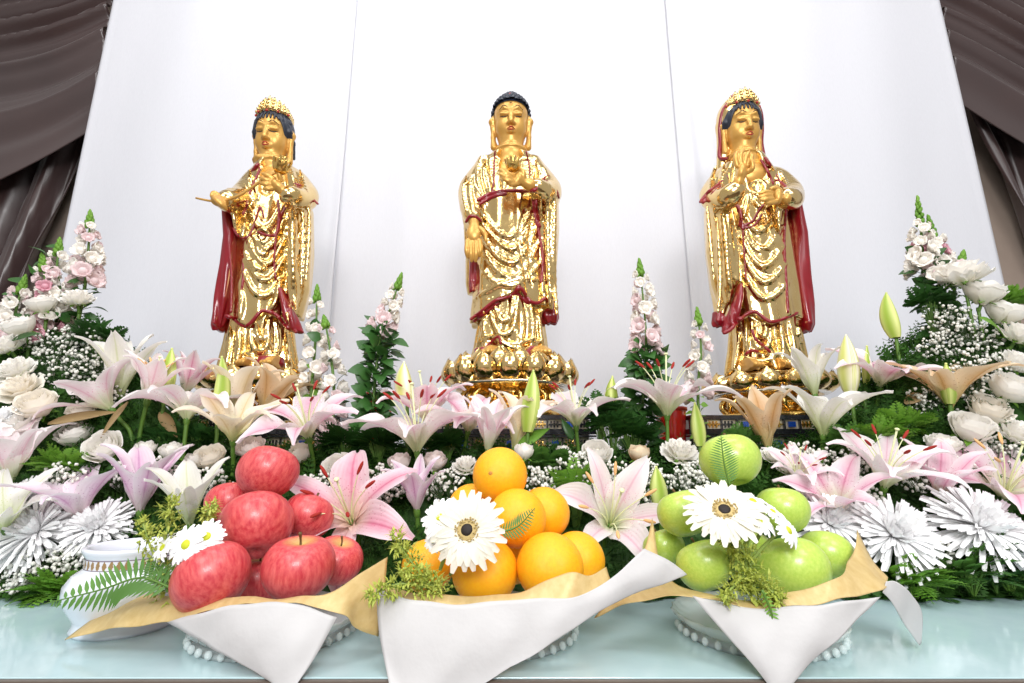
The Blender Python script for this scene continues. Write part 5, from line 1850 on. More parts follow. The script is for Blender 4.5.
    spike([(43, 262), (46, 285), (52, 312)], .865, .95, 'pink-tinged snapdragon in the middle of the cluster by the brown drape', (Pk, W, W, D), n_bl=16, leaf_n=20, bloom_r=.0125)
    spike([(23, 285), (16, 310), (12, 340)], .86, .95, 'lowest snapdragon of the cluster by the brown drape', (W, W, W, Pk), n_bl=18, leaf_n=20, bloom_r=.013)
    spike([(317, 294), (316, 330), (313, 372)], .92, .55, 'white snapdragon nearest the lotus stem statue', (W,), n_bl=15, leaf_n=40, bloom_r=.011, leaf_from=.35, leaf_mat='bright leaf', leaf_L=.014)
    spike([(325, 322), (330, 350), (334, 396)], .91, .85, 'white snapdragon in front of the one nearest the lotus stem statue', (W, W, Pk), n_bl=17, leaf_n=20, bloom_r=.012, tip=.012)
    spike([(399, 282), (390, 310), (380, 335), (372, 420)], .91, .33, 'leaning pink-white snapdragon with dense leaves, left of the curled hair statue', (W, W, W, Pk), n_bl=13, leaf_n=240, bloom_r=.0115, leaf_from=.30, leaf_L=.028)
    spike([(640, 268), (645, 320), (646, 356), (642, 420)], .91, .45, 'pale snapdragon with dense dark leaves, right of the curled hair statue', (W, W, Pk), n_bl=18, leaf_n=220, bloom_r=.0125, leaf_from=.42, leaf_L=.027)
    spike([(698, 317), (701, 350), (698, 400)], .92, .52, 'short white snapdragon beside the hooded statue', (W, W, W, Pk), n_bl=15, leaf_n=40, bloom_r=.011, leaf_from=.4, leaf_mat='bright leaf', leaf_L=.014)
    spike([(919, 212), (922, 240), (928, 290)], .88, .48, 'tallest pink-flushed snapdragon beside the topmost white rose', (W, Pk, W, D, W), n_bl=15, leaf_n=60, bloom_r=.012, tip=.034, leaf_from=.35, leaf_mat='dark leaf')
    spike([(931, 228), (936, 250), (940, 290)], .875, .5, 'shorter pink-flushed snapdragon right behind the tallest one', (W, Pk, W, D, W), n_bl=14, leaf_n=50, bloom_r=.012, tip=.026, leaf_from=.35, leaf_mat='dark leaf')
    spike([(962, 258), (958, 275), (954, 300)], .88, .2, 'green leafy tip poking up behind the topmost white rose', (Pk,), n_bl=3, leaf_n=36, bloom_r=.008, tip=.016, leaf_from=.1, leaf_mat='bright leaf', leaf_L=.014)
    # baby's breath
    GB = [(50, 345, .030, .835, 'tall baby\'s breath under the big ivy leaf, uppermost left'), (80, 342, .032, .85, 'tall baby\'s breath behind the white lily with green midribs'), (62, 368, .036, .825, 'tall baby\'s breath beside the full white blooms'), (92, 366, .034, .835, 'baby\'s breath directly left of the tall white lily'),
          (100, 392, .03, .82, 'baby\'s breath under the drooping lily petal'), (62, 478, .022, .745, 'loose baby\'s breath above the mauve lily'), (38, 570, .028, .70, 'baby\'s breath on the table left of the porcelain pot'), (205, 482, .022, .76, 'baby\'s breath left of the topmost red apple'),
          (182, 476, .018, .77, 'thin baby\'s breath under the plump white rosebud'), (442, 486, .024, .76, 'baby\'s breath left of the top orange'), (382, 478, .02, .77, 'baby\'s breath under the dense-leaved snapdragon'), (578, 470, .028, .765, 'baby\'s breath right of the oranges'), (610, 478, .028, .755, 'baby\'s breath above the outward facing pink lily'),
          (645, 478, .024, .76, 'baby\'s breath under the tan-based rosebud'), (682, 482, .026, .76, 'baby\'s breath under the white carnation'), (816, 468, .030, .77, 'baby\'s breath between the top green apple and the whitish lily'), (836, 484, .026, .755, 'baby\'s breath right beside the whitish lily with dark red stamens'), (800, 455, .02, .79, 'thin baby\'s breath in front of the hooded statue stand'),
          (950, 322, .034, .85, 'tall baby\'s breath under the pink-flushed snapdragons'), (972, 340, .034, .84, 'tall baby\'s breath left of the curved leaf'), (940, 345, .026, .85, 'baby\'s breath behind the bright yellow-green bud'), (985, 368, .036, .80, 'dense grey baby\'s breath beside the tan and cream lily'), (965, 388, .034, .80, 'dense grey baby\'s breath under the tan and cream lily'),
          (925, 402, .022, .82, 'small baby\'s breath left of the tan and cream lily stem'), (918, 478, .022, .75, 'baby\'s breath behind the big white chrysanthemum'), (1000, 452, .022, .76, 'baby\'s breath under the broad white rose'), (250, 490, .02, .755, 'baby\'s breath hidden between apple stack and cream rose'), (540, 478, .02, .765, 'baby\'s breath behind the oranges'),
          (16, 578, .022, .70, 'baby\'s breath on the table at the picture edge by the fringed chrysanthemum'), (72, 562, .020, .70, 'baby\'s breath just behind the porcelain pot shoulder'), (126, 474, .020, .755, 'baby\'s breath under the opened white rose'), (372, 494, .020, .75, 'baby\'s breath behind the deep pink lily'),
          (392, 486, .020, .76, 'baby\'s breath between the blush rosebuds and the small lilac lily'), (592, 488, .022, .745, 'baby\'s breath on the orange side of the outward facing pink lily'), (636, 494, .020, .745, 'baby\'s breath beside the short green bud'), (856, 462, .022, .775, 'baby\'s breath under the white lily by the stand'),
          (812, 496, .020, .75, 'baby\'s breath tucked under the small pale pink lily'), (960, 470, .020, .755, 'baby\'s breath under the upright white rose'), (935, 556, .020, .695, 'baby\'s breath between the two big chrysanthemums'), (865, 500, .020, .745, 'baby\'s breath above the chrysanthemum behind the green apples'),
          (700, 476, .020, .765, 'baby\'s breath left of the top green apple'), (560, 490, .020, .75, 'baby\'s breath right of the second row orange'), (320, 486, .020, .755, 'baby\'s breath under the white spiral rose'), (155, 470, .018, .765, 'baby\'s breath under the small white rosebud pair')]
    for px, py, r_, Y, lab in GB:
        breath(px, py, r_, Y, lab, n=int(70 + 1900 * r_))
    # leaves and sprigs
    big_leaf((11, 341), (38, 331), .80, .80, .022, 'dark leaf', 'broad green leaf among the white roses at the picture edge')
    big_leaf((92, 338), (110, 318), .86, .86, .028, 'dark leaf', 'big dark leaf over the tall baby\'s breath')
    big_leaf((104, 340), (120, 328), .86, .855, .022, 'ivy leaf', 'dark leaf beside the tall white lily')
    big_leaf((980, 318), (1012, 331), .80, .795, .026, 'bright leaf', 'curved green leaf under the hanging white rose', .3)
    big_leaf((48, 424), (116, 408), .76, .79, .024, 'dry leaf', 'dry brown leaf lying over the white roses', .1, 'dry_leaf')
    big_leaf((128, 402), (98, 436), .79, .76, .012, 'dry leaf', 'narrow dry leaf hanging below the tall white lily', .1, 'dry_leaf')
    big_leaf((160, 412), (176, 434), .83, .82, .018, 'dry leaf', 'dry leaf curling at the side-on pink lily stem', .2, 'dry_leaf')
    big_leaf((905, 404), (928, 388), .82, .82, .02, 'dry leaf', 'brown leaf under the pink lily by the closed white lily', .2, 'dry_leaf')
    big_leaf((518, 448), (548, 424), .80, .81, .022, 'bright leaf', 'green leaf at the foot of the fat green bud', .2)
    big_leaf((573, 440), (562, 418), .82, .82, .016, 'dark leaf', 'narrow leaf beside the pink lily with red stamens', .1)
    TT = [(905, 424, .80, .034, 'bright leaf', 'bright feathery sprig under the pink lily by the closed white lily'), (882, 436, .79, .03, 'bright leaf', 'bright feathery sprig over the whitish lily'), (850, 440, .80, .03, 'fern green', 'feathery sprig in front of the hooded statue stand'),
          (165, 438, .84, .026, 'ivy leaf', 'dark sprig behind the two small rosebuds'), (196, 436, .85, .026, 'ivy leaf', 'dark sprig in front of the lotus stem statue stand'), (345, 440, .86, .03, 'dark leaf', 'dark leafy sprig at the foot of the leaning snapdragon'), (378, 440, .85, .03, 'dark leaf', 'dark leafy sprig under the red pot by the leaning snapdragon'),
          (612, 420, .86, .03, 'ivy leaf', 'leafy sprig between the pink lily with red stamens and the red pot'), (600, 408, .87, .024, 'ivy leaf', 'small leafy sprig over the white rose near the oranges'), (632, 432, .86, .03, 'dark leaf', 'dark sprig below the pale snapdragon'), (548, 462, .80, .028, 'fern green', 'feathery sprig right of the top orange'), (575, 486, .75, .03, 'bright leaf', 'feathery sprig above the upper right orange'),
          (60, 466, .76, .026, 'bright leaf', 'bright sprig above the mauve lily farther from the apples'), (52, 594, .69, .02, 'bright leaf', 'small bright sprig on the table left of the porcelain pot'), (970, 578, .69, .034, 'fern green', 'green sprig under the widest chrysanthemum'), (915, 586, .685, .03, 'bright leaf', 'green sprig under the big chrysanthemum by the curled paper'), (1008, 580, .70, .03, 'ivy leaf', 'green sprig at the picture edge on the table'),
          (448, 440, .85, .022, 'ivy leaf', 'small sprig under the pink lily with folded petals'), (738, 440, .86, .024, 'fern green', 'sprig behind the top green apple'), (1010, 298, .85, .016, 'bright leaf', 'bright sprig beside the white rose by the beige wall'), (100, 334, .855, .03, 'dark leaf', 'dark sprig under the tallest white snapdragon'), (930, 300, .87, .03, 'dark leaf', 'dark leaves under the tallest pink-flushed snapdragon'), (990, 560, .70, .026, 'bed green', 'dark sprig behind the table edge greenery')]
    for px, py, Y, r_, mt, lab in TT:
        tuft(px, py + (6 if py < 500 else 0), Y, r_ * 1.15, mt, lab, n=34)
    # red pots in the ivy
    for px, py, lab in ((377, 410, 'red glass pot half hidden by the leaning snapdragon leaves'), (671, 424, 'red glass pot behind the wide pink lily')):
        c = at(px, py, .985)
        z0 = .172                                   # they stand on the riser
        root = empty('red_pot', (c[0], .985, z0), lab, 'pot', 'red glass pots')
        H = c[2] + .03 - z0
        link('pot_body', MB().lathe([(0, 0), (.020, 0), (.024, .004), (.027, H * .5), (.030, H - .004), (.031, H), (.028, H), (.025, H * .5), (.021, .008), (0, .008)], seg=28).mesh('pot_body'), MAT['red glass'], root, (0, 0, 0))
        link('pot_rim', MB().lathe([(.0305, H - .006), (.0325, H - .004), (.0325, H + .001), (.0305, H + .002)], seg=28).mesh('pot_rim'), MAT['lips'], root, (0, 0, 0))
# ------------------------------------------------------------------ fruit, bowls, wrapping, pot
def apple_mesh(kind, seed):
    r = random.Random(seed)
    m = MB()
    nu, nv = 26, 32
    G = np.zeros((nu, nv, 3)); UV = np.zeros((nu, nv, 2))
    a1, a2 = r.uniform(0, 6), r.uniform(0, 6)
    wide = 1.0 if kind == 'red' else .99
    for i in range(nu):
        u = i / (nu - 1)
        th = PI * u                      # 0 bottom, pi top
        rad = math.sin(th) ** .92 * (1.0 - .10 * (1 - u) ** 1.5 * 1.2)
        z = -math.cos(th) * .83
        if u > .72:
            z -= .30 * ((u - .72) / .28) ** 2.2
        if u < .16:
            z += .16 * ((.16 - u) / .16) ** 2
        for j in range(nv):
            p = 2 * PI * j / nv
            k = 1 + .022 * math.cos(2 * p + a1) + .012 * math.cos(5 * p + a2) * (1 - u)
            G[i, j] = (rad * k * wide * math.cos(p), rad * k * wide * math.sin(p), z + .03 * math.cos(p + a1) * math.sin(th))
            UV[i, j] = (u, j / nv)
    m.grid(G, UV, closed=True)
    return m


def settle(items):
    """move fruits along the line of sight until none sinks into another"""
    P = []
    for (px, py, w, Y) in items:
        p = at(px, py, Y); d = Y * CP + (p[2] - CAM_H) * SP
        P.append([px, py, Y, w / 2 / F * d])
    for _ in range(400):
        for i in range(len(P)):
            for j in range(i):
                a, b = at(*P[i][:3]), at(*P[j][:3])
                need = (P[i][3] + P[j][3]) * .985
                if np.linalg.norm(a - b) < need:
                    s = .0006 if P[i][2] >= P[j][2] else -.0006
                    P[i][2] += s * (1.4 if s > 0 else .5); P[j][2] -= s * (.5 if s > 0 else 1.4)
    return [(at(*q[:3]), q[3]) for q in P]


def fruits(kind, name, items, mat, group):
    pos = settle([i[:4] for i in items])
    for n, ((c, r), it) in enumerate(zip(pos, items)):
        ax, lab = it[4], it[5]
        R = basis(ax, n * 1.3)
        root = empty(name, c, lab, 'apple' if 'apple' in name else 'orange', group, R, r)
        if kind == 'orange':
            m = MB().blob((0, 0, 0), (1, 1, .97), 32, 20)
            link('peel', m.mesh('peel'), MAT[mat], root, (0, 0, 0))
            link('navel', MB().blob((0, 0, .965), (.075, .075, .02), 10, 5, jit=.1).mesh('navel'), MAT['navel'], root, (0, 0, 0))
        else:
            key = ('ap', kind, n % 3)
            if key not in MESH:
                MESH[key] = apple_mesh(kind, 5 + n % 3).mesh('skin'); MESH[key].materials.append(MAT[mat])
            link('skin', MESH[key], None, root, (0, 0, 0))
            link('stem', MB().tube(cat([(0, 0, .5), (.02, 0, .72), (.09, .02, .92)], 4), [.035, .03, .05], 6).mesh('stem'), MAT['fruit stem'], root, (0, 0, 0))


def sheet(name, rows, mat, parent, loc, n=8, crumple=.0012, seed=1, thick=.0005):
    """paper stretched over control rows of (px, py, Y)"""
    K = [[at(*p) for p in r] for r in rows]
    K = [cat(r, n) for r in K]
    K = np.array([cat([r[j] for r in K], n) for j in range(len(K[0]))])
    r = random.Random(seed)
    ph = [r.uniform(0, 6.28) for _ in range(8)]
    for i in range(K.shape[0]):
        for j in range(K.shape[1]):
            x, y, z = K[i, j] * 60
            K[i, j] += crumple * np.array([0, math.sin(x * 1.7 + ph[0] + 2 * math.sin(z + ph[1])) + .6 * math.sin(3.1 * x - 2.3 * z + ph[2]), .6 * math.sin(2.2 * x + ph[3] + z)])
    o = link(name, MB().grid(K).mesh(name, loc), MAT[mat], parent, (0, 0, 0) if parent else loc)
    sol = o.modifiers.new('thickness', 'SOLIDIFY'); sol.thickness = thick; sol.offset = 0
    return o


def bowl(px, Y, label):
    c = at(px, 560, Y)
    loc = (c[0], Y, 0)
    root = empty('glass_bowl', loc, label, 'bowl', 'glass fruit bowls')
    cut = lambda th, z: .012 * np.sign(np.sin(th * 24)) * (1 if z > .012 else 0)
    link('bowl_body', MB().lathe([(0, .006), (.064, .006), (.073, .009), (.080, .015), (.083, .020), (.081, .0205), (.076, .015), (.068, .0115), (.060, .0105), (0, .0105)], seg=96, wob=cut).mesh('bowl_body'), MAT['glass'], root, (0, 0, 0))
    link('foot_ring', MB().lathe([(.054, .007), (.066, .0065), (.074, .0035), (.074, 0), (.060, 0), (.054, .003), (.054, .007)], seg=64).mesh('foot_ring'), MAT['glass'], root, (0, 0, 0))
    for i in range(36):
        a = 2 * PI * i / 36
        if math.sin(a) < .3:
            key = 'bead'
            if key not in MESH:
                MESH[key] = MB().blob((0, 0, 0), (.0034, .0034, .004), 8, 6).mesh('glass_bead'); MESH[key].materials.append(MAT['glass'])
            link('glass_bead', MESH[key], None, root, (.078 * math.cos(a), .078 * math.sin(a), .0055))
    return root


def place_offerings():
    # ---- bowls
    bowl(283, .565, 'footed glass bowl under the red apples')
    bowl(500, .565, 'footed glass bowl under the oranges')
    bowl(750, .565, 'footed glass bowl under the green apples')
    u = (0, -.1, 1)
    fruits('red', 'red_apple', [
        (212, 578, 74, .54, (-.5, .3, .8), 'dark red apple lowest beside the daisies, over the pointed gold tissue'),
        (299, 567, 74, .54, (.05, -.15, 1), 'red apple in the front of the lower row with its stem hollow showing'),
        (337, 560, 54, .59, (.3, -.2, 1), 'red apple at the end of the lower row toward the oranges'),
        (256, 525, 77, .56, (-.3, .5, .8), 'large red apple in the middle of the stack'),
        (308, 516, 58, .59, (.2, .4, .9), 'red apple in the second row on the side of the oranges'),
        (230, 502, 50, .62, (-.2, .3, .9), 'red apple mostly hidden behind the large middle apple'),
        (268, 472, 67, .585, (.15, .4, .9), 'topmost red apple of the stack'),
        (258, 580, 60, .60, (0, 0, 1), 'shaded red apple deep in the gap of the lower row'),
    ], 'red apple', 'red apples in the glass bowl')
    fruits('orange', 'orange', [
        (485, 571, 66, .54, (0, .3, 1), 'orange in front directly under the gerbera'),
        (550, 567, 66, .54, (.3, .5, .8), 'front orange behind the raised edge of gold organza'),
        (577, 560, 56, .585, (.3, .5, .8), 'orange at the end of the lower row toward the green apples'),
        (517, 518, 59, .56, (.2, .5, .8), 'middle orange with the small fern leaf on it'),
        (544, 513, 54, .592, (.3, .5, .8), 'orange of the second row on the green apple side'),
        (472, 508, 50, .615, (0, .5, .8), 'orange peeking out behind the gerbera petals'),
        (500, 475, 57, .585, (-.32, -.94, .10), 'topmost orange with its navel showing'),
        (428, 566, 52, .585, (0, .5, .8), 'orange half hidden by the yellow-green filler spray'),
        (514, 556, 54, .615, (0, .5, .8), 'orange deep in the gap between the front two'),
    ], 'orange', 'oranges in the glass bowl')
    fruits('green', 'green_apple', [
        (704, 565, 58, .535, (-.2, .4, .9), 'green apple at the front directly under the big gerbera'),
        (792, 570, 74, .53, (.1, .5, .9), 'largest green apple at the front, behind the gold tissue edge'),
        (827, 556, 56, .585, (.3, .4, .9), 'yellow-green apple at the end of the row near the chrysanthemums'),
        (664, 548, 44, .59, (-.3, .4, .9), 'small green apple at the end of the row near the oranges'),
        (684, 513, 54, .575, (-.2, .3, .9), 'green apple half covered by the left petals of the gerbera'),
        (782, 510, 54, .575, (.2, .3, .9), 'green apple of the second row behind the small daisies'),
        (730, 460, 61, .585, (0, .4, .9), 'topmost green apple with a fern leaf across it'),
        (748, 556, 58, .61, (0, .4, .9), 'green apple hidden behind the filler spray'),
    ], 'green apple', 'green apples in the glass bowl')
    # ---- wrapping: each bowl's gold tissue and white sheet
    def wrap(gold, white, lab_g, lab_w, extra=()):
        p = at(*gold[0][len(gold[0]) // 2])
        o = sheet('gold_tissue', gold, 'tissue', None, p, seed=len(gold[0])); tag(o, lab_g, 'tissue paper', 'gold tissue under the fruit')
        p = at(*white[0][len(white[0]) // 2])
        o = sheet('white_wrapping', white, 'wrap', None, p, seed=3 + len(white[0]), crumple=.0008); tag(o, lab_w, 'wrapping paper', 'white wrapping sheets')
        for rows, mat, nm, lab in extra:
            p = at(*rows[0][len(rows[0]) // 2])
            o = sheet(nm, rows, mat, None, p, seed=9, crumple=.0006); tag(o, lab, 'tissue paper' if mat != 'wrap' else 'wrapping paper', 'loose ends of wrapping')
    wrap([[(130, 590, .585), (150, 592, .555), (190, 600, .515), (235, 597, .497), (290, 598, .49), (330, 592, .492), (362, 573, .525), (388, 556, .57)],
          [(96, 617, .545), (128, 608, .525), (178, 610, .503), (233, 601, .489), (292, 600, .484), (338, 602, .486), (360, 598, .505), (384, 590, .53)],
          [(65, 640, .517), (110, 629, .508), (169, 622, .496), (230, 606, .482), (295, 604, .478), (342, 614, .481), (354, 628, .49), (378, 638, .505)]],
         [[(167, 622, .495), (230, 606, .479), (291, 603, .474), (337, 618, .478)],
          [(215, 650, .474), (252, 640, .464), (290, 640, .461), (318, 652, .465)],
          [(268, 680, .456), (275, 684, .453), (288, 684, .453), (300, 680, .455)],
          [(284, 698, .451), (285, 700, .450), (287, 700, .450), (288, 698, .451)]],
         'pointed gold tissue spread out under the red apples', 'white paper triangle hanging below the red apples')
    wrap([[(385, 588, .52), (411, 592, .505), (461, 596, .492), (520, 592, .487), (567, 572, .483), (590, 577, .49), (606, 566, .51)],
          [(385, 596, .512), (411, 598, .495), (461, 602, .482), (520, 598, .478), (567, 588, .477), (592, 590, .483), (610, 578, .502)],
          [(388, 606, .50), (411, 606, .488), (461, 610, .475), (520, 606, .472), (567, 602, .472), (596, 600, .478), (618, 590, .495)]],
         [[(376, 588, .505), (415, 600, .480), (461, 604, .470), (520, 599, .466), (578, 596, .468), (615, 575, .476), (644, 548, .492)],
          [(378, 625, .482), (412, 640, .464), (456, 645, .457), (510, 636, .457), (570, 612, .463), (625, 585, .474), (668, 560, .492)],
          [(384, 658, .467), (410, 680, .454), (452, 685, .451), (506, 666, .453), (560, 636, .459), (622, 598, .474), (686, 574, .496)],
          [(390, 690, .452), (415, 702, .449), (446, 702, .449), (490, 680, .451), (545, 646, .457), (606, 606, .473), (684, 575, .497)]],
         'gold tissue rim raised in front of the oranges', 'white paper sheet wrapped across the front of the oranges')
    wrap([[(652, 518, .60), (664, 572, .545), (700, 592, .512), (752, 600, .494), (800, 590, .486), (836, 578, .486), (850, 560, .53), (858, 530, .575)],
          [(640, 560, .56), (650, 590, .525), (696, 593, .50), (752, 604, .485), (800, 598, .479), (842, 588, .480), (868, 574, .51), (872, 560, .55)],
          [(594, 617, .525), (640, 601, .51), (692, 596, .492), (752, 609, .478), (800, 606, .474), (846, 598, .475), (882, 590, .492), (888, 577, .52)]],
         [[(692, 595, .492), (740, 607, .477), (790, 607, .470), (840, 602, .470), (880, 597, .484)],
          [(722, 630, .475), (752, 637, .464), (788, 638, .460), (822, 635, .461), (850, 628, .467)],
          [(752, 664, .460), (766, 668, .455), (784, 670, .453), (800, 668, .455), (812, 662, .458)],
          [(774, 692, .451), (776, 694, .450), (778, 695, .450), (781, 694, .450), (784, 692, .451)]],
         'gold tissue spread under the green apples with a long tail toward the oranges', 'white paper triangle hanging below the green apples',
         [([[(886, 581, .50), (897, 582, .502), (912, 595, .51), (922, 614, .52), (921, 643, .525)],
            [(884, 587, .498), (894, 592, .50), (905, 606, .507), (915, 624, .517), (920, 644, .524)],
            [(882, 592, .496), (890, 600, .498), (899, 615, .504), (910, 632, .514), (919, 645, .523)]], 'wrap', 'paper_ribbon', 'curled white paper end on the table right of the green apples')])
    # ---- flowers laid on the fruit
    z = (0, -.9, .35)
    daisy(468, 531, 80, (-.12, -.95, .32), .492, 'big white gerbera with a dark eye lying on the oranges', True, at(450, 575, .53))
    daisy(724, 513, 80, (-.16, -.68, .72), .492, 'big white gerbera with a dark eye lying on the green apples', True, at(735, 575, .52))
    daisy(442, 519, 46, (-.3, -.9, .45), .50, 'small daisy with a yellow eye tucked behind the gerbera on the oranges', False, at(440, 570, .53))
    daisy(434, 540, 26, (-.5, -.8, .2), .505, 'smallest daisy left of the gerbera on the oranges', False, at(440, 570, .53))
    daisy(187, 545, 40, (-.1, -.95, .3), .498, 'daisy with a yellow eye beside the red apples, lower of the pair', False, at(178, 585, .53))
    daisy(207, 537, 36, (.2, -.9, .4), .505, 'daisy with a yellow eye beside the red apples, upper of the pair', False, at(182, 585, .53))
    daisy(164, 548, 30, (-.5, -.8, .4), .515, 'small daisy seen from the side near the porcelain pot', False, at(175, 585, .53))
    daisy(757, 521, 40, (.3, -.6, .75), .505, 'small white daisy right beside the gerbera on the green apples', False, at(745, 575, .52))
    daisy(752, 502, 34, (.2, -.4, .9), .515, 'small white daisy above the petals of the gerbera on the green apples', False, at(745, 575, .52))
    daisy(787, 531, 36, (.6, -.7, .4), .50, 'small white daisy lying against the second row green apple', False, at(745, 575, .52))
    daisy(772, 512, 26, (.4, -.5, .8), .512, 'tiny daisy between the gerbera and the second row green apple', False, at(745, 575, .52))
    # filler sprays
    goldenrod([(170, 592, .005), (166, 560, -.005), (168, 520, -.01), (176, 500, -.015)], .525, .020, 'yellow-green spray behind the daisies by the red apples', 150)
    goldenrod([(168, 590, .0), (150, 545, -.01), (142, 520, -.01)], .535, .014, 'thin yellow-green spray over the porcelain pot rim', 90)
    goldenrod([(205, 520, .0), (208, 512, -.005), (212, 505, -.01)], .53, .012, 'small yellow-green tuft beside the topmost red apples', 60)
    goldenrod([(436, 590, .0), (410, 560, -.005), (392, 532, -.01)], .51, .016, 'yellow-green spray leaning out left of the oranges', 150)
    goldenrod([(430, 588, .0), (398, 584, -.012), (366, 598, -.02)], .50, .014, 'yellow-green spray trailing over the paper toward the apples', 140)
    goldenrod([(440, 590, .0), (420, 580, -.01), (404, 570, -.012)], .505, .016, 'short yellow-green spray at the lip of the paper under the gerbera', 110)
    goldenrod([(742, 545, .0), (748, 575, -.006), (752, 598, -.012)], .50, .018, 'green spray hanging below the gerbera on the green apples', 190)
    goldenrod([(745, 575, .0), (730, 590, -.01), (722, 600, -.015)], .49, .012, 'green spray tip trailing onto the paper, on the orange side', 80)
    goldenrod([(752, 580, .0), (768, 588, -.01), (780, 600, -.016)], .49, .014, 'green spray tip trailing onto the paper, on the ribbon side', 100)
    goldenrod([(740, 560, .0), (732, 545, -.006), (724, 540, -.01)], .505, .012, 'green spray close under the gerbera on the green apples', 70)
    fern([(172, 588), (140, 578), (100, 590), (44, 604)], .505, .024, 'long fern frond reaching across the porcelain pot', 'fern green', 15, dys=(0, -.0, .0, .01))
    fern([(168, 592), (160, 575), (150, 558)], .51, .018, 'short fern frond rising by the porcelain pot', 'fern green', 10)
    fern([(730, 486), (724, 462), (721, 436)], .528, .016, 'fern leaf lying across the topmost green apple', 'fern green', 12)
    fern([(498, 533), (518, 526), (535, 508)], .512, .012, 'small fern leaf on the middle orange', 'fern green', 10)
    fern([(762, 590), (772, 615), (768, 632)], .468, .006, 'thin green tail hanging over the white paper triangle', 'bright leaf', 8)
    # ---- porcelain pot
    c = at(131, 590, .588)
    loc = (c[0], .588, 0)
    root = empty('porcelain_pot', loc, 'white porcelain pot with a gilt patterned band, left of the red apples', 'pot')
    body = [(0, .002), (.038, .002), (.044, 0), (.050, 0), (.052, .004), (.049, .010), (.050, .014), (.058, .026), (.064, .040), (.0635, .050), (.057, .060), (.050, .065), (.0475, .068), (.0475, .078), (.051, .083), (.0525, .086), (.052, .089), (.049, .0895), (.046, .087), (.0445, .078), (.046, .064), (.058, .052), (.060, .040), (.050, .016), (0, .010)]
    body = [(r * .92, z * .93) for r, z in body]
    link('pot_body', MB().lathe(body, seg=64).mesh('pot_body'), MAT['china'], root, (0, 0, 0))
    link('gilt_band', MB().lathe([(.0443, .0628), (.0443, .0674), (.0446, .0730)], seg=64).mesh('gilt_band'), MAT['gilt'], root, (0, 0, 0))
# ------------------------------------------------------------------ the setting, light and lens
TABLE_FRONT = .4615


def drape(name, corners, Y, nf, amp, label, mat='satin', mode='across', gather=(1, 1), seed=0, n=(170, 60), sag=0):
    """cloth between four photo corners tl, tr, br, bl at distance Y; folds run from left to right ('across') or top to bottom ('down')"""
    tl, tr, br, bl = [at(x, y, Y) for x, y in corners]
    r = random.Random(seed)
    ph = [r.random() * 6.28 for _ in range(6)]
    G = np.zeros((n[0], n[1], 3))
    for i in range(n[0]):
        v = i / (n[0] - 1)
        for j in range(n[1]):
            u = j / (n[1] - 1)
            p = (tl * (1 - u) + tr * u) * (1 - v) + (bl * (1 - u) + br * u) * v
            t, w = (v, u) if mode == 'across' else (u, v)
            f = t + .035 * math.sin(4 * w + ph[0]) + .03 * math.sin(9 * t + ph[1])
            if mode == 'across':
                f = 1 - max(0, 1 - f) ** 1.9
            q = math.sin(2 * PI * nf * f + ph[2] + 1.2 * w)
            q = (1.2 - 2.2 * abs(math.sin(PI * nf * f + ph[2] + .6 * w)) if mode == 'across' else math.copysign(abs(q) ** .8, q)) + .3 * math.sin(2 * PI * nf * 2.3 * f + ph[3] + 2 * w)
            A = (1.15 - .6 * t if mode == 'across' else 1) * amp * (gather[0] * (1 - w) + gather[1] * w)
            p = p + np.array([0, -A * q, -sag * math.sin(PI * u) * (.4 + .6 * v) + .35 * A * q * (mode == 'across')])
            G[i, j] = p
    m = MB().grid(G)
    me = m.mesh(name)
    o = link(name, me, MAT[mat])
    sol = o.modifiers.new('thickness', 'SOLIDIFY'); sol.thickness = .003; sol.offset = 1
    return tag(o, label, 'drape', 'brown satin drapes')


def cloth_panel(name, x0, x1, Y, z0, z1, creases, label, hem=True):
    n, mz = 120, 40
    G = np.zeros((mz, n, 3))
    for i in range(mz):
        z = z0 + (z1 - z0) * i / (mz - 1)
        for j in range(n):
            x = x0 + (x1 - x0) * j / (n - 1)
            y = Y + .004 * math.sin(x * 9 + z * 1.3) + .003 * math.sin(x * 21 - z * 2)
            for (xa, xb, dep, w) in creases:
                xc = xa + (xb - xa) * (z - .3) / 1.5
                d = (x - xc) / w
                y -= dep * math.exp(-d * d)
            e = min(x - x0, x1 - x)
            if hem and e < .02:
                y -= .0012
            G[i, j] = (x, y, z)
    o = link(name, MB().grid(G).mesh(name), MAT['cloth'])
    sol = o.modifiers.new('thickness', 'SOLIDIFY'); sol.thickness = .0015; sol.offset = 1
    return tag(o, label, 'cloth', 'white backdrop cloths')


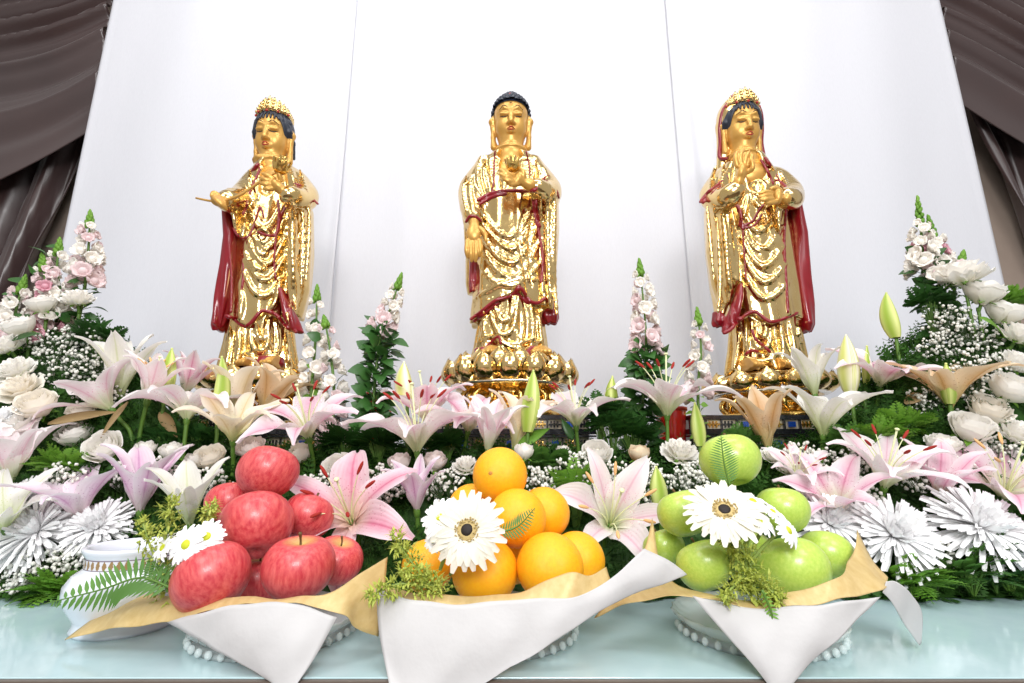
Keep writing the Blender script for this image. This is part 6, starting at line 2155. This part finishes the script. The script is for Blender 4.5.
def build_setting():
    fl = link('floor', MB().box((-3.2, -2.6, -.80), (3.2, 1.75, -.75)).mesh('floor', smooth=False), MAT['floor']); structure(fl)
    w = link('wall_back', MB().box((-3.2, 1.67, -.75), (3.2, 1.75, 2.7)).mesh('wall_back', smooth=False), MAT['wall']); structure(w)
    # table with its pale glass top
    loc = (0, 1.0, -.75)
    t = empty('altar_table', loc, 'long altar table with a pale blue-green glass top', 'table')
    m = MB(); m.box((-1.5, TABLE_FRONT, -.0015), (1.5, 1.40, 0))
    g = link('glass_top', m.mesh('glass_top', loc, smooth=False), MAT['glass_top'], t, (0, 0, 0))
    b = g.modifiers.new('edge', 'BEVEL'); b.width = .0005; b.segments = 2
    link('table_frame', MB().box((-1.5, TABLE_FRONT - .004, -.06), (1.5, 1.40, -.0015)).mesh('table_frame', loc, smooth=False), MAT['table_edge'], t, (0, 0, 0))
    for x in (-1.44, 1.38):
        for y in (TABLE_FRONT + .01, 1.32):
            link('leg', MB().box((x, y, -.75), (x + .06, y + .06, -.06)).mesh('leg', loc, smooth=False), MAT['table_edge'], t, (0, 0, 0))
    o = link('altar_riser', MB().box((-1.0, .945, 0), (1.0, 1.30, .172)).mesh('altar_riser', smooth=False), MAT['riser'])
    b = o.modifiers.new('edge', 'BEVEL'); b.width = .004; b.segments = 2
    tag(o, 'low white riser carrying the three statue stands behind the flowers', 'riser')
    # hung cloths
    zt = 2.0
    cloth_panel('backdrop_cloth', -1.405, -.545, 1.452, -.03, zt, [(-.60, -.42, .012, .03), (-.52, -.50, .010, .02)], 'white backdrop cloth hanging behind the statue holding a lotus stem')
    cloth_panel('backdrop_cloth', -.575, .56, 1.458, -.03, zt, [(-.155, -.16, .0025, .008), (-.30, -.38, .006, .05)], 'white backdrop cloth hanging behind the statue with curled hair')
    cloth_panel('backdrop_cloth', .54, 1.504, 1.450, -.03, zt, [(.60, .565, .012, .02), (.68, .62, .006, .03)], 'white backdrop cloth hanging behind the hooded statue')
    drape('drape_swag', [(-80, -40), (124, -90), (92, 132), (-80, 212)], 1.51, 10, .020, 'brown satin swag rising to the white cloth, on the lotus stem statue side', gather=(1.0, .8), seed=3, sag=.02)
    drape('drape_tail', [(-95, 120), (96, 118), (12, 335), (-150, 420)], 1.60, 4.2, .03, 'brown satin drape tail hanging in slanting folds above the white snapdragons by the porcelain pot', mode='down', seed=5)
    drape('drape_swag', [(924, -80), (1100, -30), (1110, 185), (958, 100)], 1.51, 10, .020, 'brown satin swag sweeping down from the white cloth on the hooded statue side', gather=(.8, 1.0), seed=8, sag=.015)
    drape('drape_tail', [(952, 96), (1110, 130), (1130, 360), (1040, 262)], 1.60, 3.2, .03, 'brown satin drape tail beside bare beige wall above the tall white roses', mode='down', seed=9)
    # light: bright ceiling fittings and daylight-white room
    W = bpy.data.worlds.new('room light'); SC.world = W
    W.use_nodes = True
    bg = W.node_tree.nodes['Background']
    bg.inputs[0].default_value = (1.0, .985, .97, 1)
    bg.inputs[1].default_value = .42

    def area(name, loc, target, size, power, col=(1, 1, 1)):
        L = bpy.data.lights.new(name, 'AREA'); L.shape = 'RECTANGLE'; L.size, L.size_y = size; L.energy = power; L.color = col
        o = bpy.data.objects.new(name, L); COL.objects.link(o)
        o.location = loc
        o.rotation_euler = (Vector(target) - Vector(loc)).to_track_quat('-Z', 'Y').to_euler()
        return o
    area('ceiling_light', (0, .5, 2.5), (0, 1.1, .5), (2.2, .5), 17)
    area('ceiling_light', (-1.1, -.9, 2.4), (-.2, 1.0, .3), (1.0, 1.0), 19)
    area('ceiling_light', (1.1, -.9, 2.4), (.2, 1.0, .3), (1.0, 1.0), 19)
    area('flash_light', (.1, -1.1, .95), (0, .9, .2), (.7, .5), 24)
    cam = bpy.data.cameras.new('camera')
    cam.sensor_fit = 'HORIZONTAL'; cam.sensor_width = 36.0; cam.lens = 36.0 * F / 1024
    cam.clip_start = .02
    co = bpy.data.objects.new('camera', cam); COL.objects.link(co)
    co.location = (0, 0, CAM_H); co.rotation_euler = (PI / 2 + PITCH, 0, 0)
    SC.camera = co
    SC.view_settings.view_transform = 'Standard'
    SC.view_settings.look = 'None'
    SC.view_settings.gamma = 1
    SC.view_settings.use_curve_mapping = False
    SC.view_settings.exposure = 0.33


build_setting()
build_statues()
place_flowers()
place_offerings()
